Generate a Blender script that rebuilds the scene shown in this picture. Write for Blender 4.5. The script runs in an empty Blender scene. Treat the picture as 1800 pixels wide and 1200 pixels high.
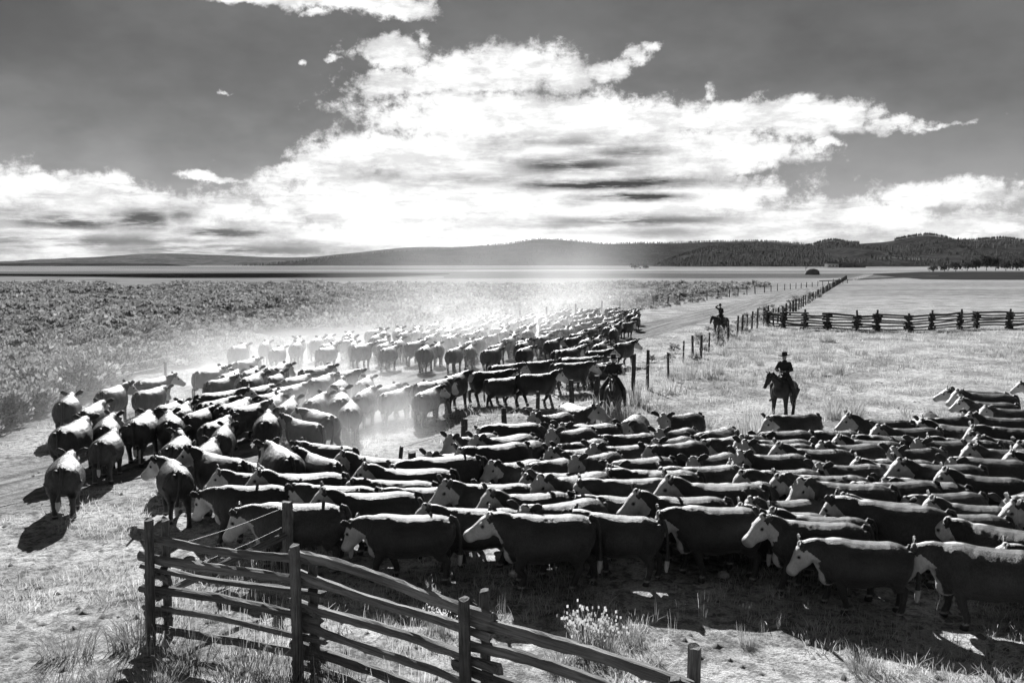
import bpy, bmesh, math, random
import numpy as np
from mathutils import Vector, Matrix, Quaternion
from mathutils import noise as mnoise

random.seed(7)
rng = np.random.default_rng(7)
R = math.radians
SC = bpy.context.scene
COL = SC.collection

# ------------------------------------------------------------------ camera
H = 5.6                      # eye height above the pasture
FPX = 1650.0                 # focal length in photo pixels (photo 1800 x 1200)
KD = FPX / 1900.0            # depths below were first measured for a focal length of 1900
HORIZON = 465.0              # photo row of the horizon
PITCH = math.atan((600.0 - HORIZON) / FPX)
cam_data = bpy.data.cameras.new('camera')
cam_data.sensor_width = 36.0
cam_data.lens = 36.0 * FPX / 1800.0
cam_data.clip_start = 0.1
cam_data.clip_end = 60000.0
cam = bpy.data.objects.new('camera', cam_data)
COL.objects.link(cam)
cam.location = (0, 0, H)
cam.rotation_euler = (math.pi / 2 - PITCH, 0, 0)
SC.camera = cam
CP, SP = math.cos(PITCH), math.sin(PITCH)


def ray(px, py):
    a, b = (px - 900.0) / FPX, (600.0 - py) / FPX
    return Vector((a, CP + b * SP, -SP + b * CP))


def at_z(px, py, z=0.0):
    """where the line of sight through a photo pixel meets height z"""
    d = ray(px, py)
    t = (z - H) / d.z
    return Vector((d.x * t, d.y * t, z))


def at_d(px, py, dist):
    d = ray(px, py)
    t = dist / d.y
    return Vector((d.x * t, dist, H + d.z * t))


def to_px(p):
    x, y, z = p[0], p[1], p[2] - H
    dep = y * CP - z * SP
    up = y * SP + z * CP
    return 900.0 + FPX * x / dep, 600.0 - FPX * up / dep


# ------------------------------------------------------------------ light
SUN_AZ = math.atan((650.0 - 900.0) / FPX)     # from +Y towards +X
SUN_EL = R(30.0)
sun_dir = Vector((math.sin(SUN_AZ) * math.cos(SUN_EL), math.cos(SUN_AZ) * math.cos(SUN_EL), math.sin(SUN_EL)))
sd = bpy.data.lights.new('sun', 'SUN')
sd.energy = 5.0
sd.angle = R(0.55)
sd.color = (1.0, 1.0, 1.0)                    # a black and white photograph
sun = bpy.data.objects.new('sun', sd)
COL.objects.link(sun)
sun.rotation_euler = (-sun_dir).to_track_quat('-Z', 'Y').to_euler()
sun.location = (0, 0, 60)

SC.view_settings.view_transform = 'Standard'
SC.view_settings.look = 'None'
SC.view_settings.exposure = 1.12
SC.view_settings.gamma = 1.0
SC.view_settings.use_curve_mapping = False
SC.render.engine = 'CYCLES'
SC.cycles.max_bounces = 6
SC.cycles.diffuse_bounces = 2
SC.cycles.glossy_bounces = 2
SC.cycles.transmission_bounces = 2
SC.cycles.volume_bounces = 1
SC.cycles.sample_clamp_indirect = 4.0
SC.cycles.transparent_max_bounces = 8
SC.cycles.use_denoising = True
SC.cycles.use_adaptive_sampling = False
SC.cycles.volume_step_rate = 1.0
SC.cycles.volume_max_steps = 96


# ------------------------------------------------------------------ node helper
class NT:
    def __init__(self, tree):
        self.t = tree
        self.n = tree.nodes
        self.l = tree.links

    def node(self, kind, **kw):
        n = self.n.new(kind)
        for k, v in kw.items():
            setattr(n, k, v)
        return n

    def put(self, sock, v):
        if isinstance(v, bpy.types.NodeSocket):
            self.l.new(v, sock)
        elif v is not None:
            sock.default_value = v

    def m(self, op, a, b=None, c=None, clamp=False):
        n = self.node('ShaderNodeMath', operation=op, use_clamp=clamp)
        self.put(n.inputs[0], a)
        if b is not None:
            self.put(n.inputs[1], b)
        if c is not None:
            self.put(n.inputs[2], c)
        return n.outputs[0]

    def v(self, op, a, b=None, c=None):
        n = self.node('ShaderNodeVectorMath', operation=op)
        self.put(n.inputs[0], a)
        if b is not None:
            self.put(n.inputs[1], b)
        if c is not None:
            self.put(n.inputs[2], c)
        return n.outputs['Value'] if op in ('DOT_PRODUCT', 'LENGTH', 'DISTANCE') else n.outputs[0]

    def noise(self, vec, scale, detail=3.0, rough=0.55, dist=0.0, dims='3D', lac=2.0):
        n = self.node('ShaderNodeTexNoise', noise_dimensions=dims)
        self.put(n.inputs['Vector'], vec)
        n.inputs['Scale'].default_value = scale
        n.inputs['Detail'].default_value = detail
        n.inputs['Roughness'].default_value = rough
        n.inputs['Lacunarity'].default_value = lac
        n.inputs['Distortion'].default_value = dist
        return n.outputs[0]

    def ramp(self, x, a, b, lo=0.0, hi=1.0, smooth=True):
        n = self.node('ShaderNodeMapRange', interpolation_type='SMOOTHSTEP' if smooth else 'LINEAR')
        self.put(n.inputs[0], x)
        for i, q in enumerate((a, b, lo, hi)):
            n.inputs[i + 1].default_value = q
        return n.outputs[0]

    def mix(self, f, a, b):
        n = self.node('ShaderNodeMix', data_type='FLOAT')
        self.put(n.inputs[0], f)
        self.put(n.inputs[2], a)
        self.put(n.inputs[3], b)
        return n.outputs[0]

    def grey(self, v):
        n = self.node('ShaderNodeCombineColor')
        for i in range(3):
            self.put(n.inputs[i], v)
        return n.outputs[0]

    def attr(self, name):
        n = self.node('ShaderNodeAttribute', attribute_name=name)
        return n.outputs['Fac']

    def bump(self, height, strength, distance):
        n = self.node('ShaderNodeBump')
        n.inputs['Strength'].default_value = strength
        n.inputs['Distance'].default_value = distance
        self.put(n.inputs['Height'], height)
        return n.outputs[0]


# ------------------------------------------------------------------ sky
def pix_angles(px, py):
    d = ray(px, py).normalized()
    return math.atan2(d.x, d.y), math.asin(d.z)


world = bpy.data.worlds.new('World')
SC.world = world
world.use_nodes = True
T = NT(world.node_tree)
T.n.clear()
sky = T.node('ShaderNodeTexSky', sky_type='NISHITA')
sky.sun_disc = False
sky.sun_elevation = SUN_EL
sky.sun_rotation = SUN_AZ
sky.air_density = 1.0
sky.dust_density = 0.0
sky.ozone_density = 1.0
sep = T.node('ShaderNodeSeparateColor')
T.l.new(sky.outputs[0], sep.inputs[0])
# panchromatic film behind an orange-red filter: mostly the red of the sky, a little green
clear = T.m('MULTIPLY', sep.outputs[0], 0.30)
tc = T.node('ShaderNodeTexCoord')
D = T.v('NORMALIZE', tc.outputs['Generated'])
xyz = T.node('ShaderNodeSeparateXYZ')
T.l.new(D, xyz.inputs[0])
az = T.m('ARCTAN2', xyz.outputs[0], xyz.outputs[1])
el = T.m('ARCSINE', xyz.outputs[2])
comb = T.node('ShaderNodeCombineXYZ')
T.l.new(az, comb.inputs[0])
T.l.new(el, comb.inputs[1])
AE = comb.outputs[0]
# ragged edges: the cloud outlines are warped by turbulence
warp = T.node('ShaderNodeTexNoise')
T.l.new(D, warp.inputs['Vector'])
warp.inputs['Scale'].default_value = 26.0
warp.inputs['Detail'].default_value = 5.0
warp.inputs['Roughness'].default_value = 0.6
wv = T.v('MULTIPLY', T.v('SUBTRACT', warp.outputs['Color'], (0.5, 0.5, 0.5)), (0.05, 0.028, 0.0))
AEw = T.v('ADD', AE, wv)


def blobs(vec, items, op='MAXIMUM'):
    out = None
    for (x, y, rx, ry, s) in items:
        a, e = pix_angles(x, y)
        q = T.v('MULTIPLY', T.v('SUBTRACT', vec, (a, e, 0)), (FPX / rx, FPX / ry, 0))
        g = T.m('MULTIPLY', T.m('POWER', 2.71828, T.m('MULTIPLY', T.v('DOT_PRODUCT', q, q), -1.0)), s)
        out = g if out is None else T.m(op, out, g)
    return out


CLOUD = [(600, -6, 170, 26, 1), (700, 16, 70, 22, 1), (560, 26, 32, 13, .8), (430, -8, 90, 16, 1),
         (690, 92, 80, 34, 1), (742, 72, 22, 22, .9), (700, 150, 110, 30, 1), (800, 135, 120, 45, 1.1), (900, 120, 120, 46, 1.1),
         (1000, 130, 56, 40, 1), (1064, 125, 50, 22, .9), (1112, 98, 38, 22, .8), (1150, 78, 20, 12, .7),
         (850, 200, 220, 50, 1.1), (1000, 220, 240, 60, 1.2), (1150, 212, 160, 38, 1), (1246, 165, 18, 22, .75),
         (1310, 210, 130, 36, 1), (1400, 208, 120, 36, 1.1), (1490, 205, 56, 32, 1), (1560, 221, 90, 16, .9), (1640, 219, 70, 7, .7),
         (700, 272, 200, 40, 1.1), (570, 303, 120, 24, 1), (490, 319, 45, 12, .8), (900, 290, 320, 74, 1.3), (1200, 272, 210, 52, 1.1),
         (1350, 265, 120, 34, .9), (1450, 250, 44, 13, .8), (700, 355, 280, 56, 1.3), (1000, 360, 380, 66, 1.3), (1260, 352, 130, 46, 1),
         (1330, 334, 70, 34, .9), (1500, 378, 180, 34, 1), (1600, 346, 110, 28, .9), (1700, 340, 110, 28, 1), (1790, 335, 30, 14, .8),
         (1650, 396, 240, 28, 1), (1790, 386, 50, 14, .8), (800, 415, 460, 34, 1.2), (1200, 408, 420, 34, 1.2),
         (20, 330, 100, 42, 1.1), (150, 352, 130, 46, 1.1), (216, 322, 32, 22, .9), (300, 368, 120, 34, 1), (400, 372, 100, 30, 1),
         (480, 392, 80, 38, 1), (118, 300, 18, 10, .7), (200, 405, 300, 40, 1.2), (370, 313, 72, 9, .85), (398, 163, 16, 6, .7),
         (530, 105, 12, 8, .7), (585, 105, 22, 7, .62), (250, 442, 380, 24, 1.2), (-150, 350, 120, 50, 1), (1950, 360, 120, 40, 1)]
DARK = [(1010, 250, 110, 9, .5), (1010, 291, 135, 13, .85), (1100, 268, 62, 10, .7), (1060, 325, 160, 7, 1.1), (1150, 319, 80, 6, .9),
        (1120, 347, 90, 6, 1.1), (1110, 389, 200, 8, .85), (1000, 397, 150, 6, .6), (830, 316, 110, 12, .55), (860, 256, 60, 12, .4),
        (1140, 409, 170, 8, .6), (1010, 358, 40, 6, .4), (700, 312, 60, 9, .35), (795, 405, 18, 6, .5), (930, 330, 60, 5, .4), (600, 385, 30, 6, .25),
        (120, 391, 90, 12, 1), (250, 386, 60, 16, 1), (330, 378, 34, 14, .7), (400, 409, 80, 9, 1), (150, 424, 300, 13, .8),
        (20, 430, 120, 14, .6), (30, 375, 40, 12, .5), (500, 431, 140, 9, .6), (400, 440, 330, 12, .8), (520, 372, 20, 9, .35),
        (480, 300, 40, 6, .1), (1530, 412, 60, 8, .35), (1700, 375, 60, 12, .18), (1450, 400, 80, 8, .2), (1745, 352, 14, 14, .3)]
frame_bias = blobs(AEw, CLOUD)
# the rest of the sky: the same sort of broken cloud, from noise alone
low = T.noise(T.v('MULTIPLY', D, (1.0, 1.0, 2.2)), 2.3, 4.0, 0.5)
general = T.ramp(low, 0.56, 0.72, 0.0, 1.1)
inside = T.m('MULTIPLY', T.ramp(T.m('ABSOLUTE', az), 0.56, 0.68, 1.0, 0.0), T.ramp(el, 0.31, 0.40, 1.0, 0.0))
bias = T.mix(inside, general, frame_bias)
puff = T.noise(T.v('MULTIPLY', D, (1.0, 1.0, 1.35)), 24.0, 12.0, 0.66, 0.25)
fine_n = T.noise(T.v('MULTIPLY', D, (1.0, 1.0, 1.2)), 95.0, 8.0, 0.68)
field = T.m('ADD', bias, T.m('MULTIPLY', T.m('SUBTRACT', puff, 0.5), 1.35))
field = T.m('ADD', field, T.m('MULTIPLY', T.m('SUBTRACT', fine_n, 0.5), 0.75))
alpha = T.ramp(field, 0.34, 0.72)
shade_n = T.noise(T.v('MULTIPLY', D, (1.0, 1.0, 3.4)), 15.0, 9.0, 0.66)
streak_n = T.noise(T.v('MULTIPLY', D, (1.0, 1.0, 9.0)), 14.0, 7.0, 0.66)
warp2 = T.v('MULTIPLY', T.v('SUBTRACT', warp.outputs['Color'], (0.5, 0.5, 0.5)), (0.06, 0.007, 0.0))
dark = T.m('MULTIPLY', blobs(T.v('ADD', AE, warp2), [(a, b, c * 1.1, d * 1.3, e) for a, b, c, d, e in DARK]), T.ramp(streak_n, 0.30, 0.55, 0.45, 1.25))
# thin grey scud all through the lower cloud deck
scud = T.m('MULTIPLY', T.ramp(streak_n, 0.50, 0.66, 0.0, 0.42), T.ramp(el, 0.0, 0.16, 1.0, 0.0))
dark = T.m('MAXIMUM', dark, scud)
lit = T.m('MULTIPLY', T.ramp(shade_n, 0.36, 0.60, 0.70, 1.12), T.m('SUBTRACT', 1.0, T.m('MULTIPLY', dark, 0.92), clamp=True))
lit = T.m('MULTIPLY', lit, T.ramp(field, 0.5, 1.1, 0.82, 1.06))
CLOUD_L = 9.0
veil = T.noise(T.v('MULTIPLY', D, (1.0, 1.0, 2.0)), 3.5, 5.0, 0.6)
clear = T.m('MULTIPLY', clear, T.ramp(veil, 0.3, 0.7, 0.70, 1.35))
sky_v = T.mix(alpha, clear, T.m('MULTIPLY', lit, CLOUD_L))
bg = T.node('ShaderNodeBackground')
T.l.new(T.grey(sky_v), bg.inputs[0])
bg.inputs[1].default_value = 0.054
wo = T.node('ShaderNodeOutputWorld')
T.l.new(bg.outputs[0], wo.inputs[0])
world.cycles.sampling_method = 'MANUAL'
world.cycles.sample_map_resolution = 512


# ------------------------------------------------------------------ materials
def new_mat(name):
    m = bpy.data.materials.new(name)
    m.use_nodes = True
    t = NT(m.node_tree)
    b = m.node_tree.nodes['Principled BSDF']
    return m, t, b


def obj_coord(t):
    return t.node('ShaderNodeTexCoord').outputs['Object']


def world_pos(t):
    return t.node('ShaderNodeNewGeometry').outputs['Position']


def rand(t):
    return t.node('ShaderNodeObjectInfo').outputs['Random']


def mat_wood(name, base, grain=(1.0, 14.0, 14.0), contrast=0.55):
    m, t, b = new_mat(name)
    co = t.v('ADD', obj_coord(t), t.v('MULTIPLY', (37.0, 11.0, 23.0), t.grey(rand(t))))
    g = t.noise(t.v('MULTIPLY', co, grain), 3.0, 6.0, 0.65, 0.4)
    cr = t.noise(t.v('MULTIPLY', co, (grain[0] * 1.4, grain[1] * 2.2, grain[2] * 2.2)), 5.0, 3.0, 0.7)
    blot = t.noise(co, 2.2, 3.0, 0.6)
    v = t.m('MULTIPLY', t.ramp(g, 0.28, 0.72, 1.0 - contrast, 1.0 + contrast), base)
    v = t.m('MULTIPLY', v, t.ramp(cr, 0.30, 0.42, 0.45, 1.0))
    v = t.m('MULTIPLY', v, t.ramp(blot, 0.3, 0.7, 0.75, 1.2))
    v = t.m('MULTIPLY', v, t.ramp(rand(t), 0, 1, 0.75, 1.25, False))
    t.l.new(t.grey(v), b.inputs['Base Color'])
    b.inputs['Roughness'].default_value = 0.8
    b.inputs['Specular IOR Level'].default_value = 0.3
    t.l.new(t.bump(t.m('ADD', g, t.m('MULTIPLY', cr, 0.6)), 0.7, 0.02), b.inputs['Normal'])
    return m


def mat_plain(name, base, rough=0.8, var=0.25, scale=6.0, spec=0.3, bump=0.0):
    m, t, b = new_mat(name)
    n = t.noise(obj_coord(t), scale, 4.0, 0.6)
    v = t.m('MULTIPLY', t.ramp(n, 0.3, 0.7, 1 - var, 1 + var), base)
    t.l.new(t.grey(v), b.inputs['Base Color'])
    b.inputs['Roughness'].default_value = rough
    b.inputs['Specular IOR Level'].default_value = spec
    if bump:
        t.l.new(t.bump(n, bump, 0.02), b.inputs['Normal'])
    return m


def mat_leaf(name, base, var=0.3, trans=0.35, attr=None):
    """thin dry leaves and blades: they let light through from behind"""
    m, t, b = new_mat(name)
    n = t.noise(world_pos(t), 1.3, 3.0, 0.6)
    v = t.m('MULTIPLY', t.ramp(n, 0.3, 0.7, 1 - var, 1 + var), base)
    if attr:
        v = t.m('MULTIPLY', v, t.ramp(t.attr(attr), 0, 1, 0.55, 1.45, False))
    v = t.m('MULTIPLY', v, t.ramp(rand(t), 0, 1, 0.8, 1.2, False))
    c = t.grey(v)
    dif = t.node('ShaderNodeBsdfDiffuse')
    tr = t.node('ShaderNodeBsdfTranslucent')
    t.l.new(c, dif.inputs[0])
    t.l.new(c, tr.inputs[0])
    mx = t.node('ShaderNodeMixShader')
    mx.inputs[0].default_value = trans
    t.l.new(dif.outputs[0], mx.inputs[1])
    t.l.new(tr.outputs[0], mx.inputs[2])
    t.l.new(mx.outputs[0], t.n['Material Output'].inputs['Surface'])
    return m


def mat_hide(name):
    """coat: attribute 'white' 0..1 (white hair), 'dark' 0..1 (hoof, nostril, eye rim)"""
    m, t, b = new_mat(name)
    co = obj_coord(t)
    hair = t.noise(t.v('MULTIPLY', co, (7.0, 7.0, 2.6)), 7.0, 5.0, 0.65, 0.6)
    fine = t.noise(t.v('MULTIPLY', co, (2.0, 2.0, 1.0)), 34.0, 3.0, 0.7)
    blot = t.noise(co, 2.6, 3.0, 0.6)
    r = rand(t)
    red = t.m('MULTIPLY', t.ramp(blot, 0.3, 0.7, 0.75, 1.3), t.ramp(r, 0, 1, 0.022, 0.046, False))
    red = t.m('MULTIPLY', red, t.ramp(hair, 0.3, 0.7, 0.7, 1.35))
    wht = t.m('MULTIPLY', t.ramp(blot, 0.3, 0.7, 0.42, 0.58), t.ramp(hair, 0.3, 0.7, 0.85, 1.1))
    edge = t.m('ADD', t.attr('white'), t.m('MULTIPLY', t.m('SUBTRACT', fine, 0.5), 0.5))
    v = t.mix(t.ramp(edge, 0.40, 0.60), red, wht)
    v = t.mix(t.attr('dark'), v, 0.03)
    t.l.new(t.grey(v), b.inputs['Base Color'])
    b.inputs['Roughness'].default_value = 0.46
    b.inputs['Specular IOR Level'].default_value = 0.38
    b.inputs['Sheen Weight'].default_value = 0.10
    b.inputs['Sheen Roughness'].default_value = 0.45
    t.l.new(t.bump(t.m('ADD', hair, t.m('MULTIPLY', fine, 0.25)), 0.55, 0.035), b.inputs['Normal'])
    return m


def mat_hair(name):
    m, t, b = new_mat(name)
    r = rand(t)
    v = t.mix(t.ramp(t.attr('white'), 0.40, 0.60), t.ramp(r, 0, 1, 0.026, 0.05, False), 0.50)
    v = t.mix(t.attr('dark'), v, 0.03)
    c = t.grey(v)
    dif = t.node('ShaderNodeBsdfDiffuse')
    tr = t.node('ShaderNodeBsdfTranslucent')
    gl = t.node('ShaderNodeBsdfGlossy')
    gl.inputs['Roughness'].default_value = 0.62
    gl.inputs[0].default_value = (.7, .7, .7, 1)
    t.l.new(c, dif.inputs[0])
    t.l.new(c, tr.inputs[0])
    mx = t.node('ShaderNodeMixShader')
    mx.inputs[0].default_value = 0.5
    t.l.new(dif.outputs[0], mx.inputs[1])
    t.l.new(tr.outputs[0], mx.inputs[2])
    m2 = t.node('ShaderNodeMixShader')
    m2.inputs[0].default_value = 0.06
    t.l.new(mx.outputs[0], m2.inputs[1])
    t.l.new(gl.outputs[0], m2.inputs[2])
    t.l.new(m2.outputs[0], t.n['Material Output'].inputs['Surface'])
    return m


M = {}
M['hair'] = mat_hair('coat_hair')
M['hide'] = mat_hide('hereford_hide')
M['horse'] = mat_plain('horse_coat', 0.028, 0.55, 0.3, 5.0, 0.4, 0.2)
M['mane'] = mat_plain('mane_hair', 0.02, 0.6, 0.3, 20.0)
M['eye'] = mat_plain('eye_black', 0.012, 0.15, 0.1, 3.0, 0.6)
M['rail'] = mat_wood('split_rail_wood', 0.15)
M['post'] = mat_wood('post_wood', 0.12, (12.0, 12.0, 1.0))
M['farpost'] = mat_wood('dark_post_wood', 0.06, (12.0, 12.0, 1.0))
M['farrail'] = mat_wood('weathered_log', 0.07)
M['wire'] = mat_plain('fence_wire', 0.05, 0.5, 0.3, 30.0, 0.6)
M['sage'] = mat_leaf('sagebrush_leaf', 0.27, 0.3, 0.35, 'tone')
M['twig'] = mat_plain('twig', 0.07, 0.9)
M['straw'] = mat_leaf('dry_grass_blade', 0.46, 0.25, 0.45, 'tone')
M['straw_dull'] = mat_leaf('grass_blade_dull', 0.27, 0.3, 0.4, 'tone')
M['conifer'] = mat_plain('conifer', 0.02, 0.9, 0.4, 0.02)
M['willow'] = mat_leaf('willow_leaf', 0.05, 0.3, 0.3)
M['hill'] = None
M['denim'] = mat_plain('denim', 0.04, 0.85, 0.3, 20.0)
M['jacket'] = mat_plain('wool_jacket', 0.03, 0.9, 0.3, 20.0)
M['felt'] = mat_plain('hat_felt', 0.03, 0.9, 0.2, 20.0)
M['skin'] = mat_plain('skin', 0.30, 0.55, 0.1, 10.0)
M['leather'] = mat_plain('saddle_leather', 0.045, 0.5, 0.3, 12.0, 0.4)
M['blanket'] = mat_plain('saddle_blanket', 0.35, 0.95, 0.3, 14.0)
M['hay'] = mat_plain('hay', 0.16, 0.95, 0.4, 3.0, 0.1, 0.5)
M['whitewash'] = mat_plain('whitewashed_boards', 0.7, 0.8, 0.1)
M['roofing'] = mat_plain('roof_shingle', 0.10, 0.85, 0.3)
M['stone'] = mat_plain('field_stone', 0.5, 0.85, 0.25, 9.0, 0.3, 0.4)


# ------------------------------------------------------------------ mesh helpers
def tag(o, label=None, cat=None, group=None, kind=None):
    if label:
        o['label'] = label
    if cat:
        o['category'] = cat
    if group:
        o['group'] = group
    if kind:
        o['kind'] = kind
    return o


def link_mesh(name, me, mat=None, parent=None, loc=None, rot=None):
    o = bpy.data.objects.new(name, me)
    COL.objects.link(o)
    if mat is not None and not me.materials:
        me.materials.append(mat)
    if parent:
        o.parent = parent
    if loc is not None:
        o.location = loc
    if rot is not None:
        o.rotation_euler = rot
    return o


def empty(name, loc, rz=0.0):
    o = bpy.data.objects.new(name, None)
    COL.objects.link(o)
    o.location = loc
    o.rotation_euler = (0, 0, rz)
    o.empty_display_size = 0.2
    return o


def mesh_from(name, verts, faces, smooth=False):
    me = bpy.data.meshes.new(name)
    me.from_pydata([tuple(v) for v in verts], [], [tuple(f) for f in faces])
    if smooth:
        me.polygons.foreach_set('use_smooth', [True] * len(me.polygons))
    me.update()
    return me


def np_mesh(name, V, F, smooth=False, attrs=None):
    """fast mesh from numpy arrays; F is (n,3) or (n,4)"""
    me = bpy.data.meshes.new(name)
    V = np.asarray(V, dtype=np.float32)
    F = np.asarray(F, dtype=np.int32)
    k = F.shape[1]
    me.vertices.add(len(V))
    me.vertices.foreach_set('co', V.ravel())
    me.loops.add(F.size)
    me.loops.foreach_set('vertex_index', F.ravel())
    me.polygons.add(len(F))
    me.polygons.foreach_set('loop_start', np.arange(0, F.size, k, dtype=np.int32))
    me.update(calc_edges=True)
    me.validate()
    if smooth:
        me.polygons.foreach_set('use_smooth', np.ones(len(me.polygons), dtype=bool))
    for an, av in (attrs or {}).items():
        a = me.attributes.new(an, 'FLOAT', 'POINT')
        a.data.foreach_set('value', np.asarray(av, dtype=np.float32))
    return me


class Loft:
    """collects closed lofted pieces as plain lists"""

    def __init__(self):
        self.v, self.f = [], []

    def rings(self, rings):
        n = len(rings[0])
        s = len(self.v)
        for r in rings:
            self.v.extend(r)
        for i in range(len(rings) - 1):
            a, b = s + i * n, s + (i + 1) * n
            for k in range(n):
                k2 = (k + 1) % n
                self.f.append((a + k, a + k2, b + k2, b + k))
        self.f.append(tuple(reversed(range(s, s + n))))
        e = s + (len(rings) - 1) * n
        self.f.append(tuple(range(e, e + n)))

    def tube(self, pts, n=10):
        """pts: (Vector, r) or (Vector, r_side, r_up)"""
        P = [Vector(p[0]) for p in pts]
        rs = []
        side = None
        for i, p in enumerate(pts):
            d = (P[min(i + 1, len(P) - 1)] - P[max(i - 1, 0)]).normalized()
            if side is None:
                side = d.cross(Vector((0, 0, 1)))
                if side.length < 0.3:
                    side = Vector((0, 1, 0))
            side = side - d * side.dot(d)          # carried along the path, so rings never flip
            side.normalize()
            up = side.cross(d).normalized()
            a, b = p[1], (p[2] if len(p) > 2 else p[1])
            rs.append([P[i] + side * (a * math.cos(t)) + up * (b * math.sin(t)) for t in [2 * math.pi * k / n for k in range(n)]])
        self.rings(rs)

    def ball(self, c, rx, ry=None, rz=None, mat=None, n=10, m=6):
        ry = rx if ry is None else ry
        rz = rx if rz is None else rz
        c = Vector(c)
        rs = []
        for i in range(m + 1):
            ph = -math.pi / 2 + math.pi * i / m
            ph = max(-math.pi / 2 + 0.12, min(math.pi / 2 - 0.12, ph))
            row = []
            for k in range(n):
                th = 2 * math.pi * k / n
                q = Vector((rx * math.cos(ph) * math.cos(th), ry * math.cos(ph) * math.sin(th), rz * math.sin(ph)))
                row.append(c + (mat @ q if mat else q))
            rs.append(row)
        self.rings(rs)

    def box(self, c, sx, sy, sz, mat=None):
        c = Vector(c)
        vs = [Vector((x * sx / 2, y * sy / 2, z * sz / 2)) for z in (-1, 1) for x, y in ((-1, -1), (1, -1), (1, 1), (-1, 1))]
        s = len(self.v)
        self.v.extend([c + (mat @ q if mat else q) for q in vs])
        self.f.extend([(s + 3, s + 2, s + 1, s), (s + 4, s + 5, s + 6, s + 7)] +
                      [(s + k, s + (k + 1) % 4, s + 4 + (k + 1) % 4, s + 4 + k) for k in range(4)])

    def mesh(self, name, smooth=True):
        return mesh_from(name, self.v, self.f, smooth)

    def skin(self, name, voxel, smooth_it=6, factor=0.5):
        """one continuous surface grown over all pieces"""
        me = self.mesh(name + '_raw', False)
        o = bpy.data.objects.new('tmp', me)
        COL.objects.link(o)
        md = o.modifiers.new('r', 'REMESH')
        md.mode = 'VOXEL'
        md.voxel_size = voxel
        md.use_smooth_shade = True
        s = o.modifiers.new('s', 'SMOOTH')
        s.factor = factor
        s.iterations = smooth_it
        dg = bpy.context.evaluated_depsgraph_get()
        out = bpy.data.meshes.new_from_object(o.evaluated_get(dg))
        out.name = name
        out.materials.clear()
        out.polygons.foreach_set('use_smooth', [True] * len(out.polygons))
        bpy.data.objects.remove(o)
        bpy.data.meshes.remove(me)
        return out


def verts_np(me):
    a = np.empty(len(me.vertices) * 3, dtype=np.float32)
    me.vertices.foreach_get('co', a)
    return a.reshape(-1, 3)


def set_attr(me, name, vals):
    a = me.attributes.new(name, 'FLOAT', 'POINT')
    a.data.foreach_set('value', np.asarray(vals, dtype=np.float32))


# value noise for numpy arrays (lattice of hashed numbers)
def vnoise(x, y, seed=0):
    xi, yi = np.floor(x).astype(np.int64), np.floor(y).astype(np.int64)
    fx, fy = x - xi, y - yi
    fx, fy = fx * fx * (3 - 2 * fx), fy * fy * (3 - 2 * fy)

    def h(a, b):
        n = (a * 374761393 + b * 668265263 + seed * 144269504) & 0x7fffffff
        n = ((n ^ (n >> 13)) * 1274126177) & 0x7fffffff
        return ((n ^ (n >> 16)) & 0xffff) / 65535.0
    return (h(xi, yi) * (1 - fx) + h(xi + 1, yi) * fx) * (1 - fy) + (h(xi, yi + 1) * (1 - fx) + h(xi + 1, yi + 1) * fx) * fy


def fbm(x, y, oct=4, seed=0):
    s, a, t = 0, 1.0, 0
    for i in range(oct):
        s = s + a * vnoise(x * 2 ** i + 17.3 * i, y * 2 ** i - 9.1 * i, seed + i)
        t += a
        a *= 0.5
    return s / t


# ------------------------------------------------------------------ ground
ROAD_SLOPE = 0.345


def right_fence_x(y):
    y = y / KD
    return -4.07 + 0.30 * (y - 19.6) if y < 45 else 3.55 + 0.345 * (y - 45)


def left_fence_x(y):
    y = y / KD
    return -18.1 - 0.10 * (y - 55) if y < 55 else -18.1 + 0.385 * (y - 55)


def np_right(y):
    y = y / KD
    return np.where(y < 45, -4.07 + 0.30 * (y - 19.6), 3.55 + 0.345 * (y - 45))


def np_left(y):
    y = y / KD
    return np.where(y < 55, -18.1 - 0.10 * (y - 55), -18.1 + 0.385 * (y - 55))


def road_center(y):
    """middle of the dirt road; in the foreground it swings out to the left"""
    yo, y = y, y / KD
    far = 0.5 * (np_right(yo) + np_left(yo)) + 3.0 + 0.004 * np.clip(y - 60, 0, 400)
    near = -11.5 - 0.55 * np.clip(30 - y, -5, 40)
    k = np.clip((y - 26) / 26.0, 0, 1)
    k = k * k * (3 - 2 * k)
    return near * (1 - k) + far * k


def ground_z(x, y):
    x, y = np.asarray(x, dtype=np.float64), np.asarray(y, dtype=np.float64)
    r = np.hypot(x, y)
    fade = 1.0 / (1.0 + (r / 120.0) ** 3)
    z = 0.22 * (fbm(x * 0.09 + 5, y * 0.09 + 3, 2, 3) - 0.5)
    z = z + 0.10 * (fbm(x * 0.9, y * 0.9, 3, 11) - 0.5) + 0.05 * (fbm(x * 3.1, y * 3.1, 2, 14) - 0.5)
    rc = road_center(y)
    off = x - rc
    onroad = np.exp(-(off / 3.2) ** 4)
    ruts = -0.05 * (np.exp(-((off - 0.9) / 0.22) ** 2) + np.exp(-((off + 0.9) / 0.22) ** 2))
    z = z * (1 - 0.5 * onroad) + onroad * (ruts - 0.03)
    return z * fade


def gz(x, y):
    return float(ground_z(np.array([x]), np.array([y]))[0])


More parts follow.
